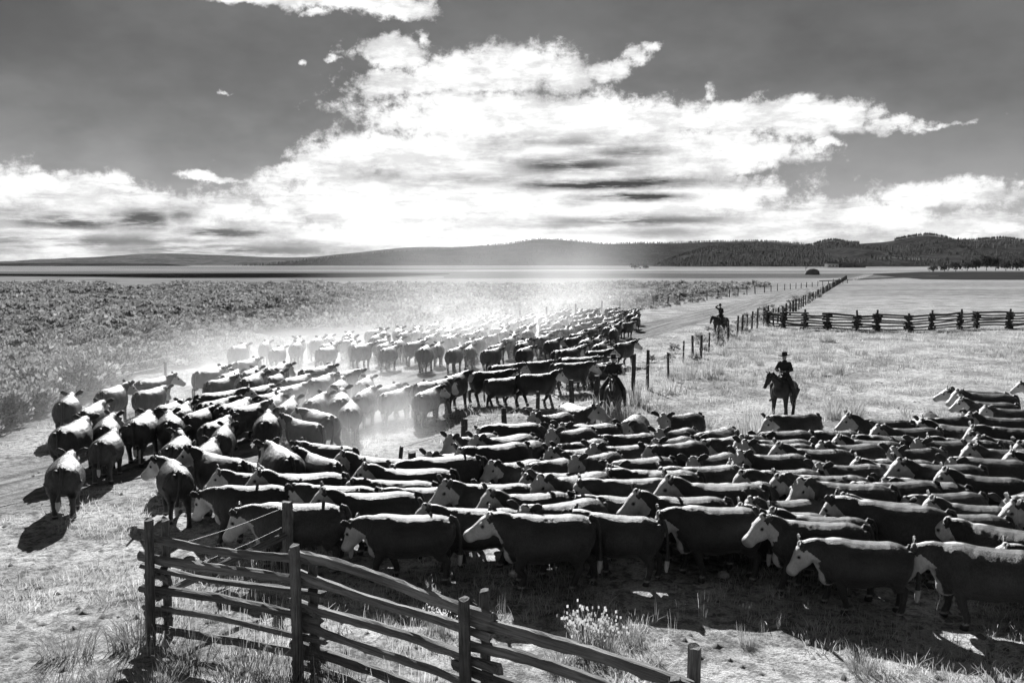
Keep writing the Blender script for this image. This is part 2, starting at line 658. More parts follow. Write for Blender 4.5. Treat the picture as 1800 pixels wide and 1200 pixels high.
def build_ground():
    rr = [0.6]
    while rr[-1] < 26000:
        r = rr[-1]
        k = 1.14 if r < 9 else 1.0105 if r < 45 else 1.02 if r < 130 else 1.035 if r < 700 else 1.10
        rr.append(r * k)
    rr = np.array(rr)
    th = np.concatenate([np.linspace(-math.pi, -0.62, 40)[:-1], np.linspace(-0.62, 0.62, 330), np.linspace(0.62, math.pi, 40)[1:-1]])
    RR, TH = np.meshgrid(rr, th, indexing='ij')
    X, Y = RR * np.sin(TH), RR * np.cos(TH)
    Z = ground_z(X.ravel(), Y.ravel()).reshape(X.shape)
    n, c = X.shape
    V = np.stack([X.ravel(), Y.ravel(), Z.ravel()], 1)
    i, j = np.meshgrid(np.arange(n - 1), np.arange(c), indexing='ij')
    j2 = (j + 1) % c
    F = np.stack([i * c + j, i * c + j2, (i + 1) * c + j2, (i + 1) * c + j], -1).reshape(-1, 4)[:, ::-1]
    x, y = V[:, 0].astype(np.float64), V[:, 1].astype(np.float64)
    off = x - road_center(y)
    road = np.exp(-(off / 3.0) ** 4) * (y > -20) * (y < 900)
    sage = 1 / (1 + np.exp((x - np_left(y) + 1.0) / 0.8)) * (y > 18)
    # grazed hay meadow far out, banded as fields are
    r = np.hypot(x, y)
    far = np.clip((r - 75) / 160, 0, 1)
    bands = fbm(x * 0.0016, y * 0.009, 4, 21)
    me = np_mesh('ground', V, F, True, {'road': road, 'sage': sage, 'far': far, 'bands': bands})
    m, t, b = new_mat('pasture_ground')
    p = world_pos(t)
    n1 = t.noise(p, 0.35, 5.0, 0.6)
    n2 = t.noise(p, 4.6, 6.0, 0.72)
    n3 = t.noise(p, 24.0, 4.0, 0.75)
    n4 = t.noise(t.v('MULTIPLY', p, (1.0, 0.8, 1.0)), 1.5, 6.0, 0.74)
    past = t.m('MULTIPLY', t.ramp(n1, 0.34, 0.66, 0.24, 0.50), t.ramp(n2, 0.38, 0.56, 0.48, 1.12))
    past = t.m('MULTIPLY', past, t.ramp(n4, 0.36, 0.50, 0.70, 1.05))
    roadv = t.m('MULTIPLY', t.ramp(n2, 0.3, 0.7, 0.75, 1.12), 0.25)
    soil = t.m('MULTIPLY', t.ramp(n4, 0.3, 0.62, 0.6, 1.15), 0.13)
    v = t.mix(t.attr('sage'), past, soil)
    v = t.mix(t.attr('road'), v, roadv)
    n5 = t.noise(t.v('MULTIPLY', p, (0.03, 0.16, 1.0)), 1.0, 6.0, 0.7)
    farv = t.m('MULTIPLY', t.ramp(t.attr('bands'), 0.34, 0.62, 0.11, 0.27), t.ramp(n1, 0.3, 0.7, 0.8, 1.2))
    farv = t.m('MULTIPLY', farv, t.ramp(n5, 0.36, 0.62, 0.62, 1.22))
    v = t.mix(t.m('MULTIPLY', t.attr('far'), 0.85), v, farv)
    v = t.m('MULTIPLY', v, t.ramp(n3, 0.34, 0.58, 0.58, 1.14))
    t.l.new(t.grey(v), b.inputs['Base Color'])
    b.inputs['Roughness'].default_value = 0.92
    b.inputs['Specular IOR Level'].default_value = 0.0
    hgt = t.m('ADD', t.m('MULTIPLY', n2, 0.7), t.m('MULTIPLY', n3, 0.35))
    t.l.new(t.bump(t.m('ADD', hgt, n4), 0.8, 0.10), b.inputs['Normal'])
    o = link_mesh('ground', me, m)
    tag(o, kind='structure')
    return o


ground = build_ground()


def strip_sheet(name, xl, xr, base, dark_n=8.0, lift=0.012):
    """a flat field lying on the plain, given by left and right edges (x, y) lists"""
    V, F = [], []
    n = len(xl)
    for i in range(n):
        for k in range(9):
            q = Vector(xl[i]).lerp(Vector(xr[i]), k / 8)
            V.append((q.x, q.y, gz(q.x, q.y) + lift))
    for i in range(n - 1):
        for k in range(8):
            F.append((i * 9 + k, i * 9 + k + 1, (i + 1) * 9 + k + 1, (i + 1) * 9 + k))
    me = mesh_from(name, V, F)
    m, t, b = new_mat(name)
    nn = t.noise(world_pos(t), 0.05, 5.0, 0.65)
    t.l.new(t.grey(t.m('MULTIPLY', t.ramp(nn, 0.3, 0.7, 0.7, 1.3), base)), b.inputs['Base Color'])
    b.inputs['Roughness'].default_value = 0.95
    b.inputs['Specular IOR Level'].default_value = 0.0
    o = link_mesh(name, me, m)
    tag(o, kind='structure')
    return o


def px_strip(name, top, bot, base, lift=0.012):
    """edges given in photo pixels on the plain (top edge and bottom edge, left to right)"""
    xl = [at_z(x, y)[:2] + (0,) for x, y in bot]
    xr = [at_z(x, y)[:2] + (0,) for x, y in top]
    return strip_sheet(name, xl, xr, base, lift=lift)


px_strip('marsh', [(-120, 481), (150, 481.6), (300, 480.6), (600, 480), (700, 479.6), (790, 481)],
         [(-120, 484), (150, 486), (300, 488.5), (600, 487.5), (700, 486), (790, 482)], 0.008)
px_strip('meadow', [(-120, 486.5), (150, 487.5), (300, 490), (600, 489), (780, 486)],
         [(-120, 503), (100, 503), (300, 499), (600, 493), (780, 488)], 0.19, 0.03)
px_strip('marsh', [(1535, 481), (1620, 478), (1700, 477.5), (1960, 477)],
         [(1535, 483), (1620, 491), (1700, 492), (1960, 492)], 0.035)
px_strip('meadow', [(820, 474.6), (1000, 473.5), (1300, 472.5), (1640, 471.5), (1960, 472)],
         [(820, 477.2), (1000, 476.2), (1300, 475.4), (1640, 474.2), (1960, 475)], 0.26, 0.02)
px_strip('ditch', [(1440, 493), (1500, 490), (1560, 487.5), (1650, 482)],
         [(1440, 495), (1500, 492.5), (1560, 490), (1650, 485)], 0.06)


# ------------------------------------------------------------------ hills
def hill_mat(name, base, patch, scale):
    m, t, b = new_mat(name)
    p = world_pos(t)
    n = t.noise(p, scale, 6.0, 0.65)
    n2 = t.noise(t.v('MULTIPLY', p, (1, 1, 3)), scale * 0.25, 4.0, 0.6)
    n3 = t.noise(p, scale * 6, 3.0, 0.6)
    v = t.m('MULTIPLY', t.ramp(n, 0.35, 0.65, 0.55, 1.4), base)
    v = t.mix(t.ramp(n2, 0.58, 0.68), v, patch)
    v = t.m('MULTIPLY', v, t.ramp(n3, 0.35, 0.6, 0.65, 1.2))
    t.l.new(t.grey(v), b.inputs['Base Color'])
    b.inputs['Roughness'].default_value = 1.0
    b.inputs['Specular IOR Level'].default_value = 0.0
    return m


HILLS = {}


def hill_range(name, sil, dist, depth, mat, rough=8.0, seed=1):
    """a range of hills whose crest follows a skyline; it has a front and a back slope"""
    xs = np.array([p[0] for p in sil], float)
    ys = np.array([p[1] for p in sil], float)
    px = np.linspace(xs[0], xs[-1], 420)
    # smooth the polyline a little
    py = np.interp(px, xs, ys)
    ker = np.ones(7) / 7
    py = np.convolve(np.pad(py, 3, mode='edge'), ker, 'valid')
    crest = np.array([at_d(a, b, dist) for a, b in zip(px, py)])
    rows = np.linspace(-1, 1, 31)
    V = []
    for s in rows:
        y = dist + s * depth
        prof = (1 - abs(s)) ** 0.9
        # keep the crest line as the skyline: scale x with distance only along the slope
        x = crest[:, 0]
        n = fbm(x * 0.004 + seed, np.full_like(x, y) * 0.004, 5, seed)
        z = -3.0 + (crest[:, 2] + 3.0) * np.clip(prof + (n - 0.5) * 0.55 * (1 - abs(s)) * (abs(s)) * 2.2, 0, 1.02)
        z = z + (n - 0.5) * rough * (0.3 if abs(s) < 0.05 else 1.0) * (1 - abs(s))
        V.append(np.stack([x, np.full_like(x, y), z], 1))
    V = np.array(V)
    n, c = V.shape[:2]
    i, j = np.meshgrid(np.arange(n - 1), np.arange(c - 1), indexing='ij')
    F = np.stack([i * c + j, i * c + j + 1, (i + 1) * c + j + 1, (i + 1) * c + j], -1).reshape(-1, 4)
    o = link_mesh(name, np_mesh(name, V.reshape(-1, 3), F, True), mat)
    tag(o, kind='structure')
    HILLS[name] = V
    return o


hill_range('far_mountains', [(-700, 462), (-400, 450), (-200, 455), (0, 461), (60, 457), (150, 452.5), (250, 447), (300, 445), (400, 449),
           (500, 453), (560, 451), (640, 442), (700, 436), (740, 434), (800, 435), (860, 431), (1000, 436), (1300, 440), (1900, 445), (2600, 450)],
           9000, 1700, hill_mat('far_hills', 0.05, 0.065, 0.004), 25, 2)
hill_range('hills_low_ridge', [(-500, 466), (-200, 462), (0, 463), (60, 462.5), (200, 463), (300, 464), (330, 468), (360, 470.5)],
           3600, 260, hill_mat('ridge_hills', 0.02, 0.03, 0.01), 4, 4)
hill_range('hills_mesa', [(500, 469), (530, 463), (560, 455), (620, 448.5), (720, 441), (800, 437), (860, 432), (905, 428), (930, 421.5), (960, 420),
           (1000, 423), (1060, 429.5), (1120, 428), (1180, 428), (1250, 425), (1330, 424), (1390, 427), (1440, 434), (1600, 440), (1900, 438), (2500, 450)],
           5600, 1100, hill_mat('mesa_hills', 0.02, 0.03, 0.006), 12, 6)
hill_range('hills_right', [(1150, 467.5), (1180, 455), (1240, 436), (1330, 430), (1400, 436), (1425, 433), (1440, 427), (1462, 422), (1500, 429), (1560, 425), (1600, 417), (1630, 413),
           (1655, 416), (1682, 426), (1740, 421), (1766, 419), (1800, 425), (1900, 418), (2100, 428), (2400, 455), (2500, 466)],
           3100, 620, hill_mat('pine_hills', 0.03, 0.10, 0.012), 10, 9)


def forest():
    """far-off pine wood: small cones all over the hills on the right"""
    V, F = [], []
    n = 0
    cone_n = 5
    for name, cnt, hmin, hmax, xr in (('hills_right', 11000, 8, 15, (1150, 2300)), ('hills_mesa', 7000, 10, 17, (560, 1450))):
        G = HILLS[name]
        rows, cols = G.shape[:2]
        for _ in range(cnt):
            on_crest = random.random() < 0.30
            i = 15 if on_crest else random.randrange(1, 15)
            j = random.randrange(cols - 1)
            p = G[i, j].copy()
            q = G[i, j + 1]
            p = p + (q - p) * random.random()
            den = float(fbm(np.array([p[0] * 0.006]), np.array([p[1] * 0.006 + p[2] * 0.03]), 3, 31)[0])
            if not on_crest and den < 0.42 or (on_crest and den < 0.33 and name == 'hills_right'):
                continue
            h = random.uniform(hmin, hmax) * (0.8 if on_crest else 1)
            r = h * random.uniform(0.16, 0.24)
            for (z0, z1, k) in ((0.08, 0.62, 1.0), (0.42, 1.0, 0.68)):
                s = n
                a0 = random.random() * 6.28
                for a in range(cone_n):
                    th = a0 + 6.283 * a / cone_n
                    rr = r * k * random.uniform(0.75, 1.2)
                    V.append((p[0] + rr * math.cos(th), p[1] + rr * math.sin(th), p[2] + z0 * h))
                V.append((p[0], p[1], p[2] + z1 * h))
                for a in range(cone_n):
                    F.append((s + a, s + (a + 1) % cone_n, s + cone_n))
                n += cone_n + 1
    o = link_mesh('forest', np_mesh('forest', np.array(V), np.array(F)), M['conifer'])
    tag(o, 'dark pine forest covering the distant hills', 'forest', kind='stuff')


forest()


# ------------------------------------------------------------------ dirt road
def build_road():
    ys = np.concatenate([np.arange(4, 60, 0.8), np.arange(60, 200, 2.5), np.arange(200, 520, 9)])
    offs = np.linspace(-2.5, 2.5, 21)
    V = []
    for y in ys:
        c = float(road_center(np.array([y]))[0])
        for o in offs:
            V.append((c + o, y))
    V = np.array(V)
    Z = ground_z(V[:, 0], V[:, 1]) + 0.012
    V = np.column_stack([V, Z])
    n, c = len(ys), len(offs)
    i, j = np.meshgrid(np.arange(n - 1), np.arange(c - 1), indexing='ij')
    F = np.stack([i * c + j, i * c + j + 1, (i + 1) * c + j + 1, (i + 1) * c + j], -1).reshape(-1, 4)
    m, t, b = new_mat('rutted_dirt')
    p = world_pos(t)
    n2 = t.noise(p, 3.2, 6.0, 0.68)
    n3 = t.noise(p, 16.0, 4.0, 0.7)
    v = t.m('MULTIPLY', t.ramp(n2, 0.3, 0.7, 0.72, 1.14), 0.25)
    along = t.v('DOT_PRODUCT', p, (0.37, 0.93, 0))
    across = t.v('DOT_PRODUCT', p, (0.93, -0.37, 0))
    cx = t.node('ShaderNodeCombineXYZ')
    t.l.new(t.m('MULTIPLY', along, 0.05), cx.inputs[0])
    t.l.new(t.m('MULTIPLY', across, 1.6), cx.inputs[1])
    wheel = t.noise(cx.outputs[0], 1.4, 5.0, 0.6)
    v = t.m('MULTIPLY', v, t.ramp(n3, 0.32, 0.6, 0.72, 1.1))
    v = t.m('MULTIPLY', v, t.ramp(wheel, 0.34, 0.64, 0.62, 1.32))
    t.l.new(t.grey(v), b.inputs['Base Color'])
    b.inputs['Roughness'].default_value = 0.92
    b.inputs['Specular IOR Level'].default_value = 0.0
    t.l.new(t.bump(t.m('ADD', n2, n3), 0.8, 0.06), b.inputs['Normal'])
    o = link_mesh('dirt_road', np_mesh('dirt_road', V, F, True), m)
    tag(o, kind='structure')


build_road()


# ------------------------------------------------------------------ cattle
def superring(x, zc, hh, hw, n=20, top=2.3, yoff=0.0, ridge=0.0):
    pts = []
    for k in range(n):
        th = 2 * math.pi * k / n
        c, s = math.cos(th), math.sin(th)
        e = 2.0 / top
        yy = hw * math.copysign(abs(c) ** e, c)
        zz = hh * math.copysign(abs(s) ** e, s)
        if s > 0.9:
            zz += ridge
        pts.append(Vector((x, yy + yoff, zc + zz)))
    return pts


def frame(yaw, pitch):
    return Matrix.Rotation(yaw, 3, 'Z') @ Matrix.Rotation(-pitch, 3, 'Y')


def hair_mesh(me, V, white, dark, n):
    """short coat hair standing off the hide; it catches the low sun along the back"""
    me.calc_loop_triangles()
    T3 = np.empty(len(me.loop_triangles) * 3, dtype=np.int32)
    me.loop_triangles.foreach_get('vertices', T3)
    T3 = T3.reshape(-1, 3)
    a, b, c = V[T3[:, 0]], V[T3[:, 1]], V[T3[:, 2]]
    cr = np.cross(b - a, c - a)
    ar = np.linalg.norm(cr, axis=1)
    w = ar * np.where(a[:, 2] > 0.35, 1.0, 0.35)
    idx = rng.choice(len(T3), n, p=w / w.sum())
    u, v = rng.random(n), rng.random(n)
    f = u + v > 1
    u[f], v[f] = 1 - u[f], 1 - v[f]
    p = a[idx] + (b[idx] - a[idx]) * u[:, None] + (c[idx] - a[idx]) * v[:, None]
    nr = cr[idx] / (ar[idx][:, None] + 1e-12)
    lay = np.array([-0.75, 0, -0.45]) + rng.normal(size=(n, 3)) * 0.35
    d = nr * rng.uniform(0.45, 0.9, n)[:, None] + lay
    d /= np.linalg.norm(d, axis=1)[:, None]
    ln = rng.uniform(0.012, 0.028, n) * np.where(p[:, 0] > 0.75, 0.6, 1.0)
    side = np.cross(d, nr)
    side /= np.linalg.norm(side, axis=1)[:, None] + 1e-9
    wd = rng.uniform(0.0008, 0.0017, n)[:, None]
    HV = np.stack([p - side * wd - nr * .003, p + side * wd - nr * .003, p + d * ln[:, None]], 1).reshape(-1, 3)
    HF = np.arange(n * 3).reshape(-1, 3)
    h = np_mesh('hair', HV, HF, False, {'white': np.repeat(white[T3[idx, 0]], 3), 'dark': np.repeat(dark[T3[idx, 0]], 3)})
    h.materials.append(M['hair'])
    return h


HS = 1.16      # head size


def make_cow(name, yaw=0.0, npitch=0.35, hpitch=-0.65, phase=0.0, tail=0.0, fat=1.0):
    L = Loft()
    body = [(-0.85, .97, .10, .10), (-0.81, .94, .20, .20), (-0.73, .905, .29, .29), (-0.60, .885, .355, .345), (-0.45, .88, .378, .36),
            (-0.26, .865, .375, .37), (-0.02, .84, .395, .405), (0.20, .84, .40, .395), (0.37, .86, .40, .34), (0.50, .885, .375, .30),
            (0.62, .915, .325, .25), (0.72, .94, .25, .18)]
    L.rings([superring(x, z, h, w * fat, 24, 2.08, 0, 0.010) for x, z, h, w in body])
    # hips, pin bones, shoulder points
    for s in (-1, 1):
        L.ball((-0.79, s * 0.12, 1.10), .07, .06, .08)
        L.ball((0.42, s * 0.235, 0.80), .16, .10, .25)
        L.ball((-0.57, s * 0.225, 0.80), .20, .12, .28)
    L.ball((0.58, 0, 0.60), .16, .13, .17)          # brisket
    L.ball((-0.35, 0, 0.545), .16, .08, .06)        # flank fold
    # neck and head
    B = Vector((0.50, 0, 0.97))
    nd = frame(yaw * 0.75, npitch)
    poll = B + Vector((0.08, 0, 0.0)) + nd @ Vector((0.43, 0, 0))
    mid = (B + poll) / 2 + Vector((0.03, 0, 0.03))
    L.tube([(B - Vector((0.12, 0, 0.02)), .25, .31), (B, .23, .29), ((B + mid) / 2, .195, .25), (mid, .165, .215),
            ((mid + poll) / 2, .145, .185), (poll - Vector((0, 0, .02)), .12, .15)], 14)
    # dewlap
    L.tube([(Vector((0.60, 0, 0.60)), .05, .10), (mid - Vector((0, 0, .17)), .035, .09), (poll + nd @ Vector((0.0, 0, -0.16)), .035, .05)], 8)
    hd = frame(yaw, hpitch)

    def hp(x, y, z):
        return poll + hd @ (Vector((x, y, z)) * HS)
    rings = []
    for s, top, hh, hw, e in ((-.07, .055, .08, .08, 2), (-.02, .085, .125, .115, 2.3), (.05, .10, .150, .130, 2.4), (.12, .092, .158, .130, 2.4), (.19, .070, .140, .108, 2.4),
                              (.26, .052, .115, .086, 2.5), (.32, .042, .098, .080, 2.5), (.375, .040, .096, .094, 2.5), (.415, .034, .088, .096, 2.5), (.448, .018, .066, .078, 2.3), (.465, -.005, .035, .05, 2)):
        rr = []
        for k in range(16):
            th = 2 * math.pi * k / 16
            c, q = math.cos(th), math.sin(th)
            rr.append(hp(s, hw * math.copysign(abs(c) ** (2 / e), c), top - hh + hh * math.copysign(abs(q) ** (2 / e), q)))
        rings.append(rr)
    L.rings(rings)
    L.ball(hp(-.03, 0, .085), .06, .075, .045, hd)                # curly poll
    for s in (-1, 1):
        L.ball(hp(.135, s * .108, .035), .045, .025, .03, hd)     # brow
        L.ball(hp(.425, s * .052, -.015), .03, .025, .025, hd)     # nostril wing
        L.ball(hp(.14, s * .075, -.10), .09, .035, .07, hd)       # cheek
        e0, e1, e2, e3 = hp(-.01, s * .09, .04), hp(-.035, s * .165, .075), hp(-.055, s * .235, .105), hp(-.05, s * .295, .115)
        L.tube([(e0, .030, .036), (e1, .032, .072), (e2, .030, .074), (e3, .026, .030)], 8)
    # legs
    hooves = []
    for s, ph in ((-1, phase), (1, phase + math.pi)):
        sw = math.sin(ph)
        lift = max(0.0, math.cos(ph)) * 0.07
        y = s * 0.185
        f = 0.20 * sw
        L.tube([(Vector((0.43, y, .80)), .13, .13), (Vector((0.40 + .2 * f, y, .60)), .10, .115), (Vector((0.42 + .6 * f + lift, y, .37)), .066, .070),
                (Vector((0.41 + .95 * f - lift * .3, y, .21 + lift)), .054, .056), (Vector((0.42 + f, y, .12 + lift)), .058, .060),
                (Vector((0.44 + f, y, .06 + lift)), .062, .064), (Vector((0.455 + f, y, .0 + lift)), .074, .074)], 10)
        hooves.append((0.45 + f, y, lift))
        ph2 = ph + 2.2
        sw = math.sin(ph2)
        lift = max(0.0, math.cos(ph2)) * 0.07
        f = 0.22 * sw
        y = s * 0.175
        L.tube([(Vector((-0.60, y, .86)), .20, .17), (Vector((-0.52 + .15 * f, y, .66)), .145, .15), (Vector((-0.60 + .35 * f, y, .52)), .092, .11),
                (Vector((-0.70 + .6 * f, y, .43 + lift)), .066, .078), (Vector((-0.675 + .9 * f, y, .23 + lift)), .055, .058),
                (Vector((-0.66 + f, y, .125 + lift)), .058, .060), (Vector((-0.635 + f, y, .06 + lift)), .062, .064), (Vector((-0.615 + f, y, .0 + lift)), .074, .074)], 10)
        hooves.append((-0.62 + f, y, lift))
    # tail
    ty = tail
    L.tube([(Vector((-.74, 0, 1.225)), .05), (Vector((-.85, 0, 1.20)), .038), (Vector((-.90, ty * .1, 1.08)), .034), (Vector((-.93, ty * .4, .85)), .032),
            (Vector((-.935, ty * .8, .62)), .034), (Vector((-.93, ty, .48)), .052), (Vector((-.92, ty * 1.1, .36)), .048), (Vector((-.92, ty * 1.1, .27)), .024)], 8)
    me = L.skin(name, 0.0185, 4)
    V = verts_np(me).astype(np.float64)
    # muscle, rib and skin folds: the hide is never smooth
    NR = np.empty(len(V) * 3, dtype=np.float32)
    me.vertices.foreach_get('normal', NR)
    NR = NR.reshape(-1, 3)
    sd_ = len(COWS) * 7.3
    lump = np.array([mnoise.noise(Vector((v[0] * 6 + sd_, v[1] * 5, v[2] * 3.2))) * .009 + mnoise.noise(Vector((v[0] * 15, v[1] * 12 + sd_, v[2] * 7))) * .003 for v in V])
    lump *= np.where((V[:, 0] > 0.80) | (V[:, 2] < 0.45), 0.25, 1.0)
    V = V + NR * lump[:, None]
    me.vertices.foreach_set('co', V.astype(np.float32).ravel())
    me.update()
    white = np.zeros(len(V))
    dark = np.zeros(len(V))

    def blob(c, r, w=0.25):
        c = np.array(c)
        r = np.array(r if hasattr(r, '__len__') else (r, r, r))
        q = np.sqrt((((V - c) / r) ** 2).sum(1))
        return np.clip((1 + w - q) / (2 * w), 0, 1)
    # head in its own axes
    hm = np.array(hd)
    loc = (V - np.array(poll)) @ hm / HS
    head = (np.abs(loc[:, 1]) < 0.17) & (loc[:, 2] > -0.28) & (loc[:, 0] > -0.10) & (loc[:, 0] < 0.6)
    white = np.where(head & (loc[:, 0] > -0.02), 1.0, white)
    # red round the ears and at the back of the cheek
    white = np.where(head & (np.abs(loc[:, 1]) > 0.095) & (loc[:, 0] < 0.03) & (loc[:, 2] > -0.02), 0.0, white)
    white = np.where((np.abs(loc[:, 1]) > 0.142) & (np.abs(loc[:, 1]) < 0.4) & (loc[:, 0] > -0.12) & (loc[:, 0] < 0.12) & (loc[:, 2] > -0.06) & (loc[:, 2] < 0.20), 0.15, white)
    # throat, dewlap, brisket, belly, crest
    for c, r in (((0.66, 0, 0.58), (.17, .12, .17)), (tuple(mid - Vector((0, 0, .20))), (.17, .09, .13)), (tuple(poll + nd @ Vector((0, 0, -.17))), (.14, .10, .10)),
                 ((0.1, 0, .44), (.75, .17, .055)), ((-.40, 0, .50), (.2, .12, .07)),
                 (tuple((mid + poll) / 2 + Vector((0, 0, .16))), (.16, .05, .06)), ((.50, 0, 1.27), (.16, .05, .05))):
        white = np.maximum(white, blob(c, r))
    legs = (V[:, 2] < 0.24) & (np.abs(V[:, 1]) > 0.05) & (V[:, 0] < 0.8) & (V[:, 0] > -0.90)
    white = np.where(legs, np.clip((0.21 - V[:, 2]) / 0.10, 0, 1) * 0.56, white)
    white = np.where((V[:, 0] < -0.86) & (V[:, 2] < 0.50) & (np.abs(V[:, 1] - ty) < 0.12), 0.9, white)
    dark = np.where((V[:, 2] < 0.085) & legs, 1.0, np.where(legs, 0.35, dark))
    for s in (-1, 1):
        q = np.array(hp(.135, s * .124, .0))
        dark = np.maximum(dark, np.clip((0.046 - np.linalg.norm(V - q, axis=1)) / 0.022, 0, 1))
        q = np.array(hp(.450, s * .042, -.02))
        dark = np.maximum(dark, np.clip((0.024 - np.linalg.norm(V - q, axis=1)) / 0.010, 0, 1) * 0.8)
    q = np.array(hp(.43, 0, -.10))
    dark = np.maximum(dark, np.clip((0.03 - np.abs((V - q) @ np.array(hd @ Vector((0.35, 0, 1))))) / 0.03, 0, 1) * np.clip((0.05 - np.linalg.norm(V - q, axis=1)) / 0.02, 0, 1) * 0.5)
    # darker muzzle, deepening towards the nose
    muz = head & (loc[:, 0] > 0.385)
    dark = np.maximum(dark, np.where(muz, np.clip((loc[:, 0] - 0.385) / 0.05, 0, 1) * 0.55, 0))
    set_attr(me, 'white', white)
    set_attr(me, 'dark', dark)
    me.materials.append(M['hide'])
    eyes = [hp(.135, s * .124, .0) for s in (-1, 1)]
    return {'mesh': me, 'eyes': eyes, 'hair': hair_mesh(me, V, white, dark, 30000)}


COWS = {}
for nm, args in {
    'level_a': dict(yaw=0.0, npitch=0.48, hpitch=-0.82, phase=0.4, tail=0.03),
    'level_b': dict(yaw=0.16, npitch=0.42, hpitch=-0.92, phase=2.0, tail=-0.06, fat=1.06),
    'level_c': dict(yaw=-0.22, npitch=0.46, hpitch=-0.86, phase=3.7, tail=0.08, fat=0.96),
    'up_l': dict(yaw=0.6, npitch=0.78, hpitch=-0.62, phase=1.1, tail=0.05),
    'up_r': dict(yaw=-0.6, npitch=0.60, hpitch=-0.62, phase=2.7, tail=-0.05),
    'up': dict(yaw=0.10, npitch=0.82, hpitch=-0.72, phase=5.0, tail=0.0, fat=1.04),
    'low': dict(yaw=0.05, npitch=0.20, hpitch=-1.0, phase=0.9, tail=0.04, fat=1.03),
    'low_r': dict(yaw=-0.3, npitch=0.12, hpitch=-1.1, phase=4.2, tail=-0.04),
    'turn_l': dict(yaw=1.1, npitch=0.50, hpitch=-0.7, phase=2.4, tail=0.1),
    'turn_r': dict(yaw=-1.1, npitch=0.50, hpitch=-0.7, phase=5.6, tail=-0.1),
    'poke': dict(yaw=0.05, npitch=0.5, hpitch=-0.5, phase=3.0, tail=0.02, fat=0.98),
    'look_b': dict(yaw=0.75, npitch=0.70, hpitch=-0.70, phase=1.6, tail=0.06, fat=1.05),
    'look': dict(yaw=0.42, npitch=0.74, hpitch=-0.72, phase=5.3, tail=0.06, fat=1.02),
}.items():
    COWS[nm] = make_cow('cow_' + nm, **args)

el_ = Loft()
el_.ball((0, 0, 0), 0.021, n=8, m=5)
EYE_MESH = el_.mesh('eye')
EYE_MESH.materials.append(M['eye'])
COW_LIST = []     # dict per animal before settling

